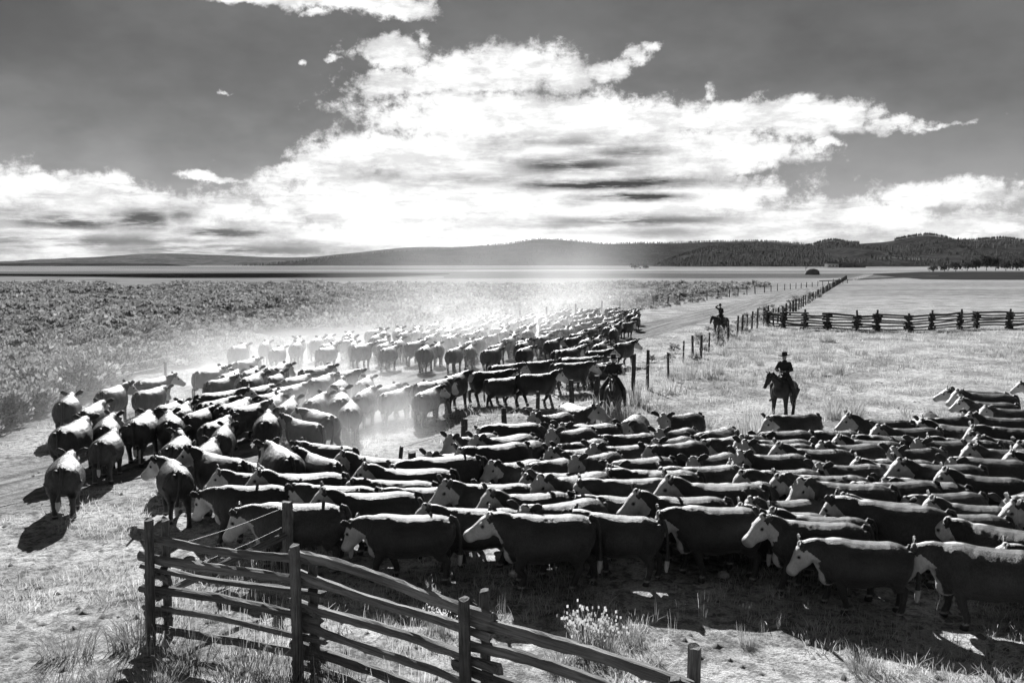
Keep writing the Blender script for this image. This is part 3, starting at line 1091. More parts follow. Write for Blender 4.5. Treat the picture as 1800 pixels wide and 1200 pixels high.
# One line per animal: photo pixel of the middle of its back, heading in degrees (0 = right, 90 = away, 180 = left, 270 = to us), pose, label
PASTURE = [
    # front line, walking left past the fence
    (1876, 972, 186, 'poke', 'white-faced cow cut by the right edge, white shoulder, last of the front line'),
    (1722, 944, 181, 'low', 'dark cow whose head hides behind the rump of the big front-line cow'),
    (1508, 934, 184, 'low', 'big dark white-faced cow in the front line, white belly stripe, head low'),
    (1419, 906, 190, 'look', 'white-faced cow with dark eye patch just behind the big low-headed cow'),
    (1255, 884, 188, 'low', 'dark cow with white muzzle and round white brisket, middle of the front line'),
    (960, 898, 180, 'poke', 'front-line cow with white wedge head and white brisket above the sunlit patch'),
    (735, 885, 174, 'low_r', 'dark cow in the front line behind the second fence post'),
    (525, 874, 168, 'low', 'sunlit-backed cow directly behind the wire fence corner post'),
    (601, 860, 168, 'level_c', 'cow with lit shoulder behind the one at the wire fence corner'),
    (440, 848, 170, 'low_r', 'grey-faced cow at the head of the pasture line, nose over bare ground'),
    # second line
    (1655, 893, 188, 'low', None), (1755, 920, 186, 'poke', None), (1086, 884, 184, 'level_c', None), (1458, 896, 186, 'up', None),
    (840, 867, 178, 'level_b', None), (650, 848, 166, 'up', None), (1336, 876, 186, 'level_a', None), (1578, 874, 186, 'level_c', None),
    (1689, 872, 190, 'level_b', None), (1472, 871, 186, 'level_a', None), (1202, 860, 190, 'up', None), (1038, 862, 200, 'level_a', None),
    (1790, 880, 200, 'up', None), (780, 848, 180, 'level_a', None),
    # rows behind
    (530, 825, 165, 'level_a', None), (457, 829, 160, 'level_b', None), (728, 834, 176, 'poke', None), (745, 816, 178, 'level_c', None),
    (640, 806, 150, 'up_l', 'dark cow turning up the road beside the two leaning posts'),
    (958, 842, 195, 'level_b', None), (870, 838, 186, 'level_c', None), (1411, 858, 188, 'level_c', None), (1614, 852, 188, 'level_b', None), (1336, 848, 190, 'level_b', None),
    (1717, 830, 192, 'up', 'cow showing a broad white face in profile above the backs near the right edge'),
    (1263, 838, 192, 'up', None), (1483, 842, 190, 'level_a', None), (1617, 838, 192, 'level_c', None), (1130, 842, 190, 'level_c', None), (1030, 833, 196, 'level_a', None),
    (1810, 850, 250, 'level_a', 'white face turned to the camera at the right edge'),
    (1136, 822, 196, 'up', None), (1252, 822, 196, 'level_c', None), (974, 826, 198, 'up', None), (808, 815, 190, 'low', None),
    (1336, 826, 192, 'up', None), (1467, 829, 192, 'level_a', None), (1658, 821, 194, 'up', None), (1560, 832, 190, 'poke', None),
    (1396, 838, 190, 'level_a', None),
    (908, 808, 205, 'up', None), (1490, 818, 194, 'level_b', None), (1619, 812, 196, 'low', None), (1720, 805, 192, 'level_a', None),
    (974, 805, 205, 'level_b', None), (1236, 802, 198, 'level_b', None), (1050, 806, 205, 'level_c', None),
    (1118, 803, 210, 'turn_l', 'white-faced cow looking straight at the camera amid the pasture herd'),
    (1439, 804, 200, 'level_a', None), (1340, 806, 195, 'level_b', None), (1770, 788, 200, 'up', None), (1850, 800, 190, 'level_a', None),
    (827, 797, 222, 'up', None), (886, 794, 215, 'level_c', None), (1044, 793, 205, 'up', None), (1208, 790, 205, 'level_a', None),
    (1392, 790, 205, 'level_b', None), (1522, 790, 195, 'up', None), (1614, 796, 195, 'level_c', None),
    (947, 785, 212, 'level_b', None), (1300, 788, 205, 'level_c', None), (1350, 786, 205, 'up', None), (1086, 783, 205, 'up_l', None),
    (1191, 778, 208, 'level_b', None), (1533, 776, 192, 'level_c', None), (1024, 776, 208, 'level_a', None),
    (1694, 772, 186, 'level_a', 'pale dusty cow facing left behind a low one, front of the right cluster'),
    (908, 774, 215, 'up', None), (1783, 770, 190, 'level_b', None), (1860, 770, 185, 'level_b', None),
    (855, 771, 226, 'up', 'cow with raised ears nearest the two dark stub posts'),
    (1033, 765, 208, 'level_c', None), (1094, 762, 198, 'level_a', None), (1464, 760, 205, 'low', None), (1578, 768, 190, 'level_b', None),
    (1280, 772, 215, 'level_c', None), (1375, 757, 200, 'level_b', None), (1177, 754, 218, 'level_a', None),
    (1614, 752, 190, 'up', None), (1697, 747, 186, 'up', None), (1778, 751, 185, 'level_a', None),
    (1258, 748, 238, 'level_b', 'cow walking toward the camera beside the tall grass, right of the front-facing pair'),
    (908, 746, 208, 'low', None), (1052, 748, 210, 'level_b', None), (999, 743, 210, 'up', None),
    (1550, 740, 196, 'up', 'cow with white face and dark neck standing clear below the two grass tufts'),
    (974, 730, 220, 'up', None), (1400, 731, 222, 'level_c', 'bulky cow with bright lit back directly below the left-facing rider'),
    (1758, 730, 188, 'level_b', None),
    (1630, 724, 262, 'low', 'dark cow facing the camera with head lowered, left of the right cluster'),
    (1661, 731, 240, 'level_c', None),
    (1113, 727, 258, 'level_a', 'pale-faced cow walking at the camera just right of the front-facing rider'),
    (1197, 721, 228, 'up_l', 'dark cow with grey face standing clear, right of the front-facing rider'),
    (1015, 710, 300, 'up_l', 'sunlit cow turned to the camera just left of the front-facing rider'),
    (1778, 713, 183, 'level_a', None), (1733, 700, 186, 'up', None), (1744, 691, 186, 'level_b', None),
    (1722, 682, 188, 'poke', 'topmost of the dark cows bunched at the right edge'),
    (1840, 675, 182, 'up', None),
    (1680, 790, 192, 'level_c', None), (1560, 812, 192, 'up', None), (1290, 858, 190, 'level_c', None), (1180, 832, 194, 'level_a', None),
    (1400, 818, 196, 'level_c', None), (1120, 866, 188, 'level_b', None), (920, 862, 182, 'up', None),
]
ROAD = [
    (113, 803, 84, 'level_c', 'lone trotting cow seen from behind at far left, white tail switch'),
    (306, 815, 98, 'turn_l', 'cow seen from behind above the rail fence end, white udder'),
    (322, 770, 92, 'up_l', None), (358, 776, 86, 'level_a', None), (188, 764, 74, 'level_a', 'long-legged cow seen from behind, right of the lone trotting one'),
    (132, 744, 78, 'level_b', None), (118, 700, 80, 'level_a', 'round-rumped cow by the sagebrush, furthest left of the road herd'),
    (197, 684, 66, 'up_r', 'cow by the sagebrush with raised dark head, sunlit shoulders'),
    (182, 736, 72, 'up_r', None), (160, 714, 70, 'level_c', None), (252, 727, 76, 'level_b', 'cow with curled tail trotting alone through dust behind the long-legged one'),
    (270, 664, 52, 'up_r', 'upper of the two cows walking side by side below the short left fence post'),
    (264, 684, 52, 'level_b', 'lower of the two cows walking side by side below the short left fence post'),
    (305, 726, 70, 'level_a', None), (350, 722, 60, 'up_r', None), (384, 736, 66, 'level_b', None), (382, 757, 78, 'level_c', None),
    (298, 710, 70, 'level_b', None), (330, 712, 72, 'level_a', None), (368, 703, 70, 'level_c', None), (400, 704, 68, 'level_b', None),
    (428, 712, 62, 'up_r', None), (470, 734, 88, 'level_a', 'round dark cow seen squarely from behind amid bright dust'), (534, 742, 108, 'up_l', None), (562, 728, 104, 'turn_l', None),
    (612, 712, 84, 'level_b', 'tall dusty cow seen from behind over the brightest dust'), (516, 704, 80, 'level_a', None), (566, 700, 80, 'level_c', None), (606, 690, 76, 'up', None),
    (414, 800, 98, 'up_l', None), (478, 802, 122, 'turn_l', None), (548, 800, 128, 'up_l', None), (578, 778, 126, 'level_a', None), (500, 784, 104, 'level_b', None),
    (368, 647, 55, 'level_a', 'darkest cow at the upper left corner of the road herd'), (386, 670, 58, 'up_r', None), (388, 686, 56, 'up_r', None), (404, 652, 60, 'level_b', None),
    (432, 634, 50, 'level_a', None), (446, 650, 56, 'level_b', None), (442, 664, 58, 'level_c', None), (448, 682, 60, 'level_b', None), (480, 646, 58, 'level_c', None),
    (480, 690, 62, 'level_a', None), (484, 662, 60, 'up', None), (466, 698, 64, 'level_c', None), (520, 660, 60, 'level_b', None), (512, 676, 60, 'level_a', None),
    (555, 646, 60, 'level_a', None), (564, 664, 60, 'level_b', None), (600, 654, 62, 'level_c', None), (592, 672, 62, 'up', None), (640, 664, 64, 'level_a', None),
    (640, 684, 70, 'level_c', None), (668, 680, 70, 'level_b', None), (690, 682, 62, 'up_r', None),
    (748, 686, 66, 'up_r', 'dark cow walking away with its shadow stretched before it, right of bright dust'),
    (768, 672, 66, 'level_b', None), (800, 658, 72, 'up_r', None), (724, 676, 60, 'up_r', None),
    (868, 655, 20, 'level_a', 'grey cow walking right, leftmost of the three crossing beyond the stub posts'),
    (893, 660, 28, 'level_b', 'middle of the three cows crossing beyond the stub posts'),
    (930, 657, 16, 'up', 'dark cow with white face, rightmost of the three crossing beyond the stub posts'),
    (945, 634, 24, 'level_b', None), (888, 637, 34, 'level_c', None), (1004, 638, 14, 'level_a', 'broad dark cow side-on left of the wire gate panel'),
    (1046, 636, 40, 'level_b', None), (1060, 640, 40, 'level_c', None), (1052, 612, 36, 'up_r', 'dark cow with head turned right above the front-facing rider'),
    (1097, 601, 60, 'up_r', 'lone dark cow on the road behind the tall fence posts'),
    (1020, 628, 40, 'level_b', None), (1000, 616, 50, 'level_a', None), (1040, 575, 70, 'level_a', 'dark cow seen from behind where the herd meets the open road'),
    (1070, 573, 74, 'level_c', 'short-looking dark cow seen from behind, right of its twin at the open road'),
    (1072, 560, 40, 'up', None), (1055, 600, 60, 'level_a', None), (1018, 604, 60, 'level_c', None),
]
BACK_Z = 1.262
for herd, rows in (('pasture', PASTURE), ('road', ROAD)):
    for (px, py, hdg, pose, lab) in rows:
        s = random.uniform(0.93, 1.06) if lab else random.uniform(0.88, 1.08)
        if not lab and random.random() < .62 and pose.startswith(('level', 'poke')) and herd == 'pasture':
            pose = random.choice(('look', 'look', 'up', 'up_l', 'look_b', 'look_b', 'turn_l'))
        if not lab and herd == 'pasture' and 186 < hdg < 225:
            hdg += 8
        p = at_z(px, py, BACK_Z * s)
        COW_LIST.append(dict(x=p.x, y=p.y, a=R(hdg + (random.uniform(-3, 3) if lab else random.gauss(0, 12))) - math.atan2(p.x, p.y), s=s, pose=pose, label=lab, herd=herd, w=0.35 if lab else 1.0))
# the thick of the road herd, packed in dust between the fences
named = len(COW_LIST)
cnt = 0
yy = 57.0 * KD
poses_fill = ['level_a', 'level_b', 'level_c', 'up', 'up_r', 'up_l', 'poke', 'level_a', 'level_b']
while yy < 108 * KD:
    lo = left_fence_x(yy) + 2.2
    hi = float(np.interp(yy / KD, [54, 60, 70, 80, 95, 108], [2.2, 4.4, 5.6, 8.5, 11.0, 12.8]))
    lo = max(lo, hi - (20.5 if yy < 85 * KD else 13 if yy < 95 * KD else 7.5))
    x = lo + random.uniform(0, 0.8)
    while x < hi:
        q = (x + random.uniform(-.25, .25), yy + random.uniform(-.6, .6))
        if all((c['x'] - q[0]) ** 2 + (c['y'] - q[1]) ** 2 > 1.3 ** 2 for c in COW_LIST):
            COW_LIST.append(dict(x=q[0], y=q[1], a=R(74 + random.uniform(-18, 16)) - math.atan2(q[0], q[1]), s=random.uniform(.93, 1.05), pose=random.choice(poses_fill), label=None, herd='dust', w=1.0))
            cnt += 1
        x += random.uniform(1.1, 2.1)
    yy += 2.5
# settle: no two animals may stand in each other
N = len(COW_LIST)
P = np.array([[c['x'], c['y']] for c in COW_LIST])
A = np.array([c['a'] for c in COW_LIST])
W = np.array([c['w'] for c in COW_LIST])
U = np.stack([np.cos(A), np.sin(A)], 1)
offs = np.array([-0.55, -0.15, 0.25, 0.72])
rad = np.array([0.34, 0.375, 0.36, 0.24])
for it in range(60):
    C = P[:, None, :] + U[:, None, :] * offs[None, :, None]
    push = np.zeros_like(P)
    d0 = np.linalg.norm(P[:, None] - P[None], axis=2)
    ii, jj = np.where((d0 < 2.4) & (np.arange(N)[:, None] < np.arange(N)[None]))
    for i, j in zip(ii, jj):
        dv = C[i][:, None] - C[j][None]
        dd = np.linalg.norm(dv, axis=2)
        ov = (rad[:, None] + rad[None]) - dd
        k = np.unravel_index(np.argmax(ov), ov.shape)
        if ov[k] > 0:
            n = dv[k] / max(dd[k], 1e-4)
            sh = n * ov[k] * 0.5
            wi, wj = W[i] / (W[i] + W[j]), W[j] / (W[i] + W[j])
            push[i] += sh * wi * 1.2
            push[j] -= sh * wj * 1.2
    if np.abs(push).max() < 0.005:
        break
    P += np.clip(push, -0.15, 0.15)
for c, p in zip(COW_LIST, P):
    c['x'], c['y'] = float(p[0]), float(p[1])

ORD = ['first', 'second', 'third', 'fourth', 'fifth', 'sixth', 'seventh', 'eighth', 'ninth', 'tenth', 'eleventh', 'twelfth',
       'thirteenth', 'fourteenth', 'fifteenth', 'sixteenth', 'seventeenth', 'eighteenth', 'nineteenth', 'twentieth']
for herd, edges, phrase in (
        ('pasture', [1000, 876, 852, 833, 815, 796, 778, 758, 738, 600], 'white-faced cow heading left, {o} from left in the {r} row of the pasture herd'),
        ('dust', [760, 640, 628, 618, 609, 601, 594, 588], 'dust-veiled cow, {o} from left in the {r} visible row of the packed herd'),
        ('road', [900, 770, 745, 725, 705, 688, 672, 655, 636, 500], 'cow seen from behind, {o} from left in the {r} row of the road herd')):
    for r in range(len(edges) - 1):
        row = []
        for c in COW_LIST:
            if c['herd'] == herd:
                s = c['s']
                px, py = to_px((c['x'], c['y'], BACK_Z * s))
                if edges[r + 1] <= py < edges[r]:
                    row.append((px, c))
        row.sort(key=lambda q: q[0])
        for k, (px, c) in enumerate(row):
            if not c['label']:
                c['label'] = phrase.format(o=ORD[min(k, 19)], r=ORD[r])

GROUPS = {'pasture': 'cattle streaming in from the pasture', 'road': 'cattle driven up the road', 'dust': 'cattle veiled in dust on the road'}
for c in COW_LIST:
    proto = COWS[c['pose']]
    o = bpy.data.objects.new('cow', proto['mesh'])
    COL.objects.link(o)
    x, y, s = c['x'], c['y'], c['s']
    o.location = (x, y, gz(x, y) - 0.012)
    o.rotation_euler = (0, 0, c['a'])
    o.scale = (s * random.uniform(.95, 1.05), s * random.uniform(.93, 1.08), s * random.uniform(0.95, 1.05))
    tag(o, c['label'] or 'dust-veiled cow deep in the crowd filling the road', 'cow', GROUPS[c['herd']])
    if y < 200:
        q = bpy.data.objects.new('hair', proto['hair'])
        COL.objects.link(q)
        q.parent = o
    if y < 31:
        for e in proto['eyes']:
            q = bpy.data.objects.new('eye', EYE_MESH)
            COL.objects.link(q)
            q.parent = o
            q.location = e


# ------------------------------------------------------------------ fences
def log_mesh(name, sides, segs, ry, rz, rough, seed, bend=0.02, taper=0.15, split=False):
    """a rail of unit length along X; its section is irregular and it bows a little"""
    rd = random.Random(seed)
    base = [rd.uniform(0.78, 1.12) for _ in range(sides)]
    rs = []
    ph = rd.uniform(0, 6)
    for i in range(segs + 1):
        u = i / segs
        t = 1 - taper * u + rd.uniform(-.05, .05)
        by = bend * math.sin(math.pi * u + .3) + .35 * bend * math.sin(7 * u + ph)
        bz = bend * .8 * math.sin(5.1 * u + ph) - bend * .6 * math.sin(math.pi * u)
        tw = 0.5 * u + ph
        ring = []
        for k in range(sides):
            a = 2 * math.pi * k / sides + tw * 0.2
            q = base[k] * t * (1 + rd.uniform(-rough, rough))
            zz = math.sin(a) * rz * q
            if split and zz < -0.35 * rz:
                zz = -0.35 * rz + 0.1 * (zz + .35 * rz)
            x = u - 0.5 + (rd.uniform(-.012, .012) if i in (0, segs) else 0)
            ring.append(Vector((x, math.cos(a) * ry * q + by, zz + bz)))
        rs.append(ring)
    L = Loft()
    L.rings(rs)
    me = L.mesh(name, False)
    me.materials.append(M['rail'])
    return me


RAILS = [log_mesh('rail', 9, 20, 0.056, 0.074, 0.17, 100 + i, 0.032, 0.12, i % 2 == 0) for i in range(7)]
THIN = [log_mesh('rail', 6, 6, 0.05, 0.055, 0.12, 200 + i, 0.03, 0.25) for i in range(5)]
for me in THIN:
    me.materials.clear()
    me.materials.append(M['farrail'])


def post_mesh(name, h, r, seed, mat, sides=8, square=False):
    rd = random.Random(seed)
    rs = []
    base = [rd.uniform(0.85, 1.1) for _ in range(sides)]
    for i in range(7):
        u = i / 6
        ring = []
        for k in range(sides):
            a = 2 * math.pi * (k + .5) / sides
            q = r * base[k] * (1.06 - .12 * u) * rd.uniform(.95, 1.05)
            if square:
                q *= 1 / max(abs(math.cos(a)), abs(math.sin(a))) * 0.88
            ring.append(Vector((math.cos(a) * q, math.sin(a) * q, -0.25 + u * (h + 0.25) + (rd.uniform(-.02, .02) if i == 6 else 0))))
        rs.append(ring)
    L = Loft()
    L.rings(rs)
    me = L.mesh(name, False)
    me.materials.append(mat)
    return me


def lay_rail(parent, a, b, me, over=0.25, sc=1.0, name='rail', roll=None):
    """a rail between two points (in the parent's space, which has no rotation)"""
    a, b = Vector(a), Vector(b)
    d = b - a
    L_ = d.length
    a2, b2 = a - d.normalized() * over * random.uniform(.6, 1.2), b + d.normalized() * over * random.uniform(.6, 1.2)
    o = bpy.data.objects.new(name, me)
    COL.objects.link(o)
    o.parent = parent
    o.location = (a2 + b2) / 2
    q = (b2 - a2).to_track_quat('X', 'Z')
    o.rotation_mode = 'QUATERNION'
    o.rotation_quaternion = q @ Quaternion((1, 0, 0), random.uniform(-.5, .5) if roll is None else roll)
    o.scale = ((b2 - a2).length, sc * random.uniform(.9, 1.15), sc * random.uniform(.9, 1.15))
    return o


def wire_mesh(name, pts, r, mat):
    L = Loft()
    L.tube([(Vector(p), r) for p in pts], 5)
    me = L.mesh(name, True)
    me.materials.append(mat)
    return me


# --- the rail fence in the foreground
def node(px_top, py_top, h):
    p = at_z(px_top, py_top, h)
    return Vector((p.x, p.y, 0))


F0, F1, F2, F3 = node(274, 900, 1.92), node(536, 950, 1.88), node(838, 1038, 1.88), node(1203, 1136, 1.86)
F4 = F3 + (F3 - F2) * 1.05
org = Vector((F1.x, F1.y, gz(F1.x, F1.y)))
rf = empty('rail_fence', org)
tag(rf, 'weathered split-rail fence zigzagging across the near corner, paired posts', 'fence')
nodes = [F0, F1, F2, F3, F4]
for i, n in enumerate(nodes):
    d = (nodes[min(i + 1, 4)] - nodes[max(i - 1, 0)]).normalized()
    nrm = Vector((-d.y, d.x, 0))
    for s, hgt in ((-1, (1.90, 1.88, 1.86, 1.62, 1.8)[i]), (1, (1.84, 1.60, 1.90, 1.86, 1.8)[i])):
        me = post_mesh('post', hgt, 0.072, 300 + i * 2 + s, M['post'], 8, i % 2 == 0)
        q = n + nrm * (s * 0.145) + d * (0.03 * s)
        o = link_mesh('post', me, None, rf, Vector((q.x, q.y, gz(q.x, q.y))) - org, (random.uniform(-.02, .02), random.uniform(-.02, .02), random.uniform(0, 3)))
# rail heights (metres) at the two ends of every span, read off the photograph
SPANS = [
    (0, 1, [(1.56, 1.60, 1.05), (1.30, 1.33, .95), (1.12, 1.16, .95), (0.80, 0.86, 1.1), (0.50, 0.56, .95), (0.24, 0.30, .95)]),
    (1, 2, [(1.66, 1.70, 1.15), (1.40, 1.42, 1.15), (1.02, 1.10, 1.05), (0.72, 0.78, 1.05), (0.42, 0.50, 1.0), (0.14, 0.2, 1.0)]),
    (2, 3, [(1.62, 1.52, 1.05), (1.26, 1.25, 1.1), (0.95, 0.98, 1.1), (0.62, 0.68, 1.05), (0.32, 0.36, 1.0)]),
    (3, 4, [(1.46, 1.42, 1.1), (1.14, 1.12, 1.1), (0.80, 0.82, 1.05), (0.5, 0.5, 1.0)]),
]
k = 0
for a, b, rails in SPANS:
    for za, zb, sc in rails:
        pa, pb = nodes[a] - org, nodes[b] - org
        lay_rail(rf, (pa.x, pa.y, za + gz(nodes[a].x, nodes[a].y) - org.z), (pb.x, pb.y, zb + gz(nodes[b].x, nodes[b].y) - org.z), RAILS[k % 7], 0.30, sc)
        k += 1
# short blocks stacked between the paired posts to carry the rails
for i in (0, 1, 2, 3):
    d = (nodes[i + 1] - nodes[max(i - 1, 0)]).normalized()
    for z in (0.12, 0.36, 0.64, 0.90):
        c = nodes[i] - org + Vector((0, 0, z + random.uniform(-.03, .03)))
        lay_rail(rf, c - d * 0.24, c + d * 0.24, RAILS[(k + i) % 7], 0.02, 1.0, 'block')
        k += 1

# --- wire run from the corner post back to the rail fence
W1 = node(505, 876, 1.42)
corner = empty('wire_fence', (W1.x, W1.y, gz(W1.x, W1.y)))
tag(corner, 'short wire fence with pole, from a stout corner post to the rail fence', 'fence')
o = link_mesh('post', post_mesh('post', 1.44, 0.105, 41, M['post'], 9), None, corner, (0, 0, 0))
e = F0 - Vector((W1.x, W1.y, 0))
for za, zb in ((1.36, 1.42), (1.02, 1.0), (0.38, 0.4)):
    pts = [Vector((0, 0, za)).lerp(Vector((e.x, e.y, zb)), u) - Vector((0, 0, .05 * math.sin(math.pi * u))) for u in [i / 8 for i in range(9)]]
    link_mesh('wire', wire_mesh('wire', pts, 0.0035, M['wire']), None, corner)
lay_rail(corner, (0, 0, 0.86), (e.x, e.y, 0.72), RAILS[3], 0.05, .9, 'pole')


# --- road fences: posts read off the photograph (top pixel, base pixel), then evenly on into the distance
def wire_fence(label, posts, wires, w_r, mat, sides=7):
    """posts: list of (Vector base, height, radius, lean)"""
    b0 = posts[0][0]
    root = empty('wire_fence', (b0.x, b0.y, gz(b0.x, b0.y)))
    tag(root, label, 'fence')
    og = Vector(root.location)
    variants = {}
    for i, (b, h, r, lean) in enumerate(posts):
        key = (round(h, 1), round(r, 2), i % 3)
        if key not in variants:
            variants[key] = post_mesh('post', max(h, .3), r, 500 + len(variants), mat, sides)
        link_mesh('post', variants[key], None, root, Vector((b.x, b.y, gz(b.x, b.y))) - og, (lean + random.uniform(-.03, .03), lean * .6 + random.uniform(-.04, .04), random.uniform(0, 6)))
    for f in wires:
        pts = []
        for i, (b, h, r, lean) in enumerate(posts):
            pts.append(Vector((b.x + 0.07, b.y, gz(b.x, b.y) + 1.2 * f)) - og)
            if i < len(posts) - 1 and b.y < 120:
                b2 = posts[i + 1][0]
                m = (b + b2) / 2
                pts.append(Vector((m.x + .07, m.y, gz(m.x, m.y) + 1.2 * f - 0.04)) - og)
        link_mesh('wire', wire_mesh('wire', pts, w_r, M['wire']), None, root)
    return root


def post_px(x, ytop, ybase, r=0.07, lean=0.0):
    b = at_z(x, ybase)
    h = H - (ytop - HORIZON) * (b.y / FPX)
    h = min(2.1, max(0.9, h))
    return (Vector((b.x, b.y, 0)), h, r, lean)


def post_fixed(x, ytop, h, r=0.07, lean=0.0):
    p = at_z(x, ytop, h)
    return (Vector((p.x, p.y, 0)), h, r, lean)


near_posts = [post_fixed(722, 796, 1.15, .10), post_fixed(697, 784, 1.2, .05, .12), post_fixed(816, 738, 1.3, .10), post_fixed(888, 717, 1.3, .085),
              post_fixed(945, 688, 1.3, .075), post_fixed(1006, 667, 1.35, .10), post_fixed(1048, 660, 1.30, .12)]
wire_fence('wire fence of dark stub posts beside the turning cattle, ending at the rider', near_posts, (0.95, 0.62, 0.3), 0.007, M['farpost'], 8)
mid_posts = [post_px(1112, 624, 708, .095), post_px(1138, 616, 684, .085), post_px(1175, 618, 664, .06), post_px(1201, 597, 636, .06), post_px(1218, 589, 630, .075), post_px(1232, 587, 628, .085),
             post_px(1246, 583, 617, .06), post_px(1262, 570, 606, .08), post_px(1280, 565, 600, .085)]
x = 1296
for i in range(8):
    yb = float(np.interp(x, [1280, 1345], [597, 572]))
    mid_posts.append(post_px(x, yb - 29 - 8 * random.random(), yb, random.choice((.06, .08, .09))))
    x += random.uniform(7, 12)
last = mid_posts[-1][0]
d = last.y + 4
while d < 420 * KD:
    mid_posts.append((Vector((last.x + 0.33 / KD * (d - last.y), d, 0)), random.uniform(1.15, 1.6), random.choice((.08, .10, .12)), random.uniform(-.03, .03)))
    d += random.uniform(3.6, 5.4)
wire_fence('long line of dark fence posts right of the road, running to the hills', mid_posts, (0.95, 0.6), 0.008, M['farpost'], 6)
left_posts = [post_px(115, 664, 708, .10), post_px(292, 649, 672, .075), post_px(437, 616, 640, .075), post_px(543, 608, 630, .08), post_px(653, 587, 615, .09), post_px(711, 577, 602, .075), post_px(778, 572, 596, .085)]
last = left_posts[-1][0]
d = last.y + 7
while d < 330 * KD:
    left_posts.append((Vector((last.x + (0.385 + .0002 * (d / KD - 85)) / KD * (d - last.y), d, 0)), random.uniform(1.2, 1.6), random.choice((.08, .10)), random.uniform(-.03, .03)))
    d += random.uniform(5.5, 8.0)
wire_fence('sparse wire fence between road and sagebrush, posts rising out of the dust', left_posts, (0.95, 0.6), 0.008, M['farpost'], 6)

# --- the stacked log fence across the far side of the pasture
stack_px = [(1346, 573), (1380, 577), (1412, 579), (1458, 582), (1502, 582), (1546, 583), (1592, 583), (1642, 583), (1682, 578), (1722, 577), (1768, 576), (1818, 575), (1870, 574)]
sp = [at_z(x, y) for x, y in stack_px]
lf = empty('log_fence', (sp[3].x, sp[3].y, gz(sp[3].x, sp[3].y)))
tag(lf, 'dark stacked-log fence zigzagging across the far pasture', 'fence')
og = Vector(lf.location)
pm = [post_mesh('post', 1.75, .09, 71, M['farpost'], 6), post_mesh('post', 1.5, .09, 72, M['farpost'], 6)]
for i, p in enumerate(sp):
    zig = 0.5 if i % 2 else -0.5
    p.y += zig
for i, p in enumerate(sp):
    for s in (-1, 1):
        link_mesh('post', pm[0 if s > 0 and i % 3 else 1], None, lf, Vector((p.x + .1 * s, p.y + s * .16, gz(p.x, p.y))) - og, (random.uniform(-.05, .05), random.uniform(-.05, .05), random.uniform(0, 3)))
    if i + 1 < len(sp):
        q = sp[i + 1]
        for kk in range(6):
            z = 0.16 + 0.23 * kk + (0.10 if i % 2 else 0) + random.uniform(-.03, .03)
            lay_rail(lf, Vector((p.x, p.y, z)) - og, Vector((q.x, q.y, z + random.uniform(-.06, .06))) - og, random.choice(THIN), 0.4, 1.5 if kk < 5 else 1.8)
    for kk in range(7):
        c = Vector((p.x, p.y, 0.10 + .2 * kk)) - og
        dv = Vector((random.uniform(-.25, .25), 0.32, 0))
        lay_rail(lf, c - dv, c + dv, random.choice(THIN), 0.04, 2.1, 'block')


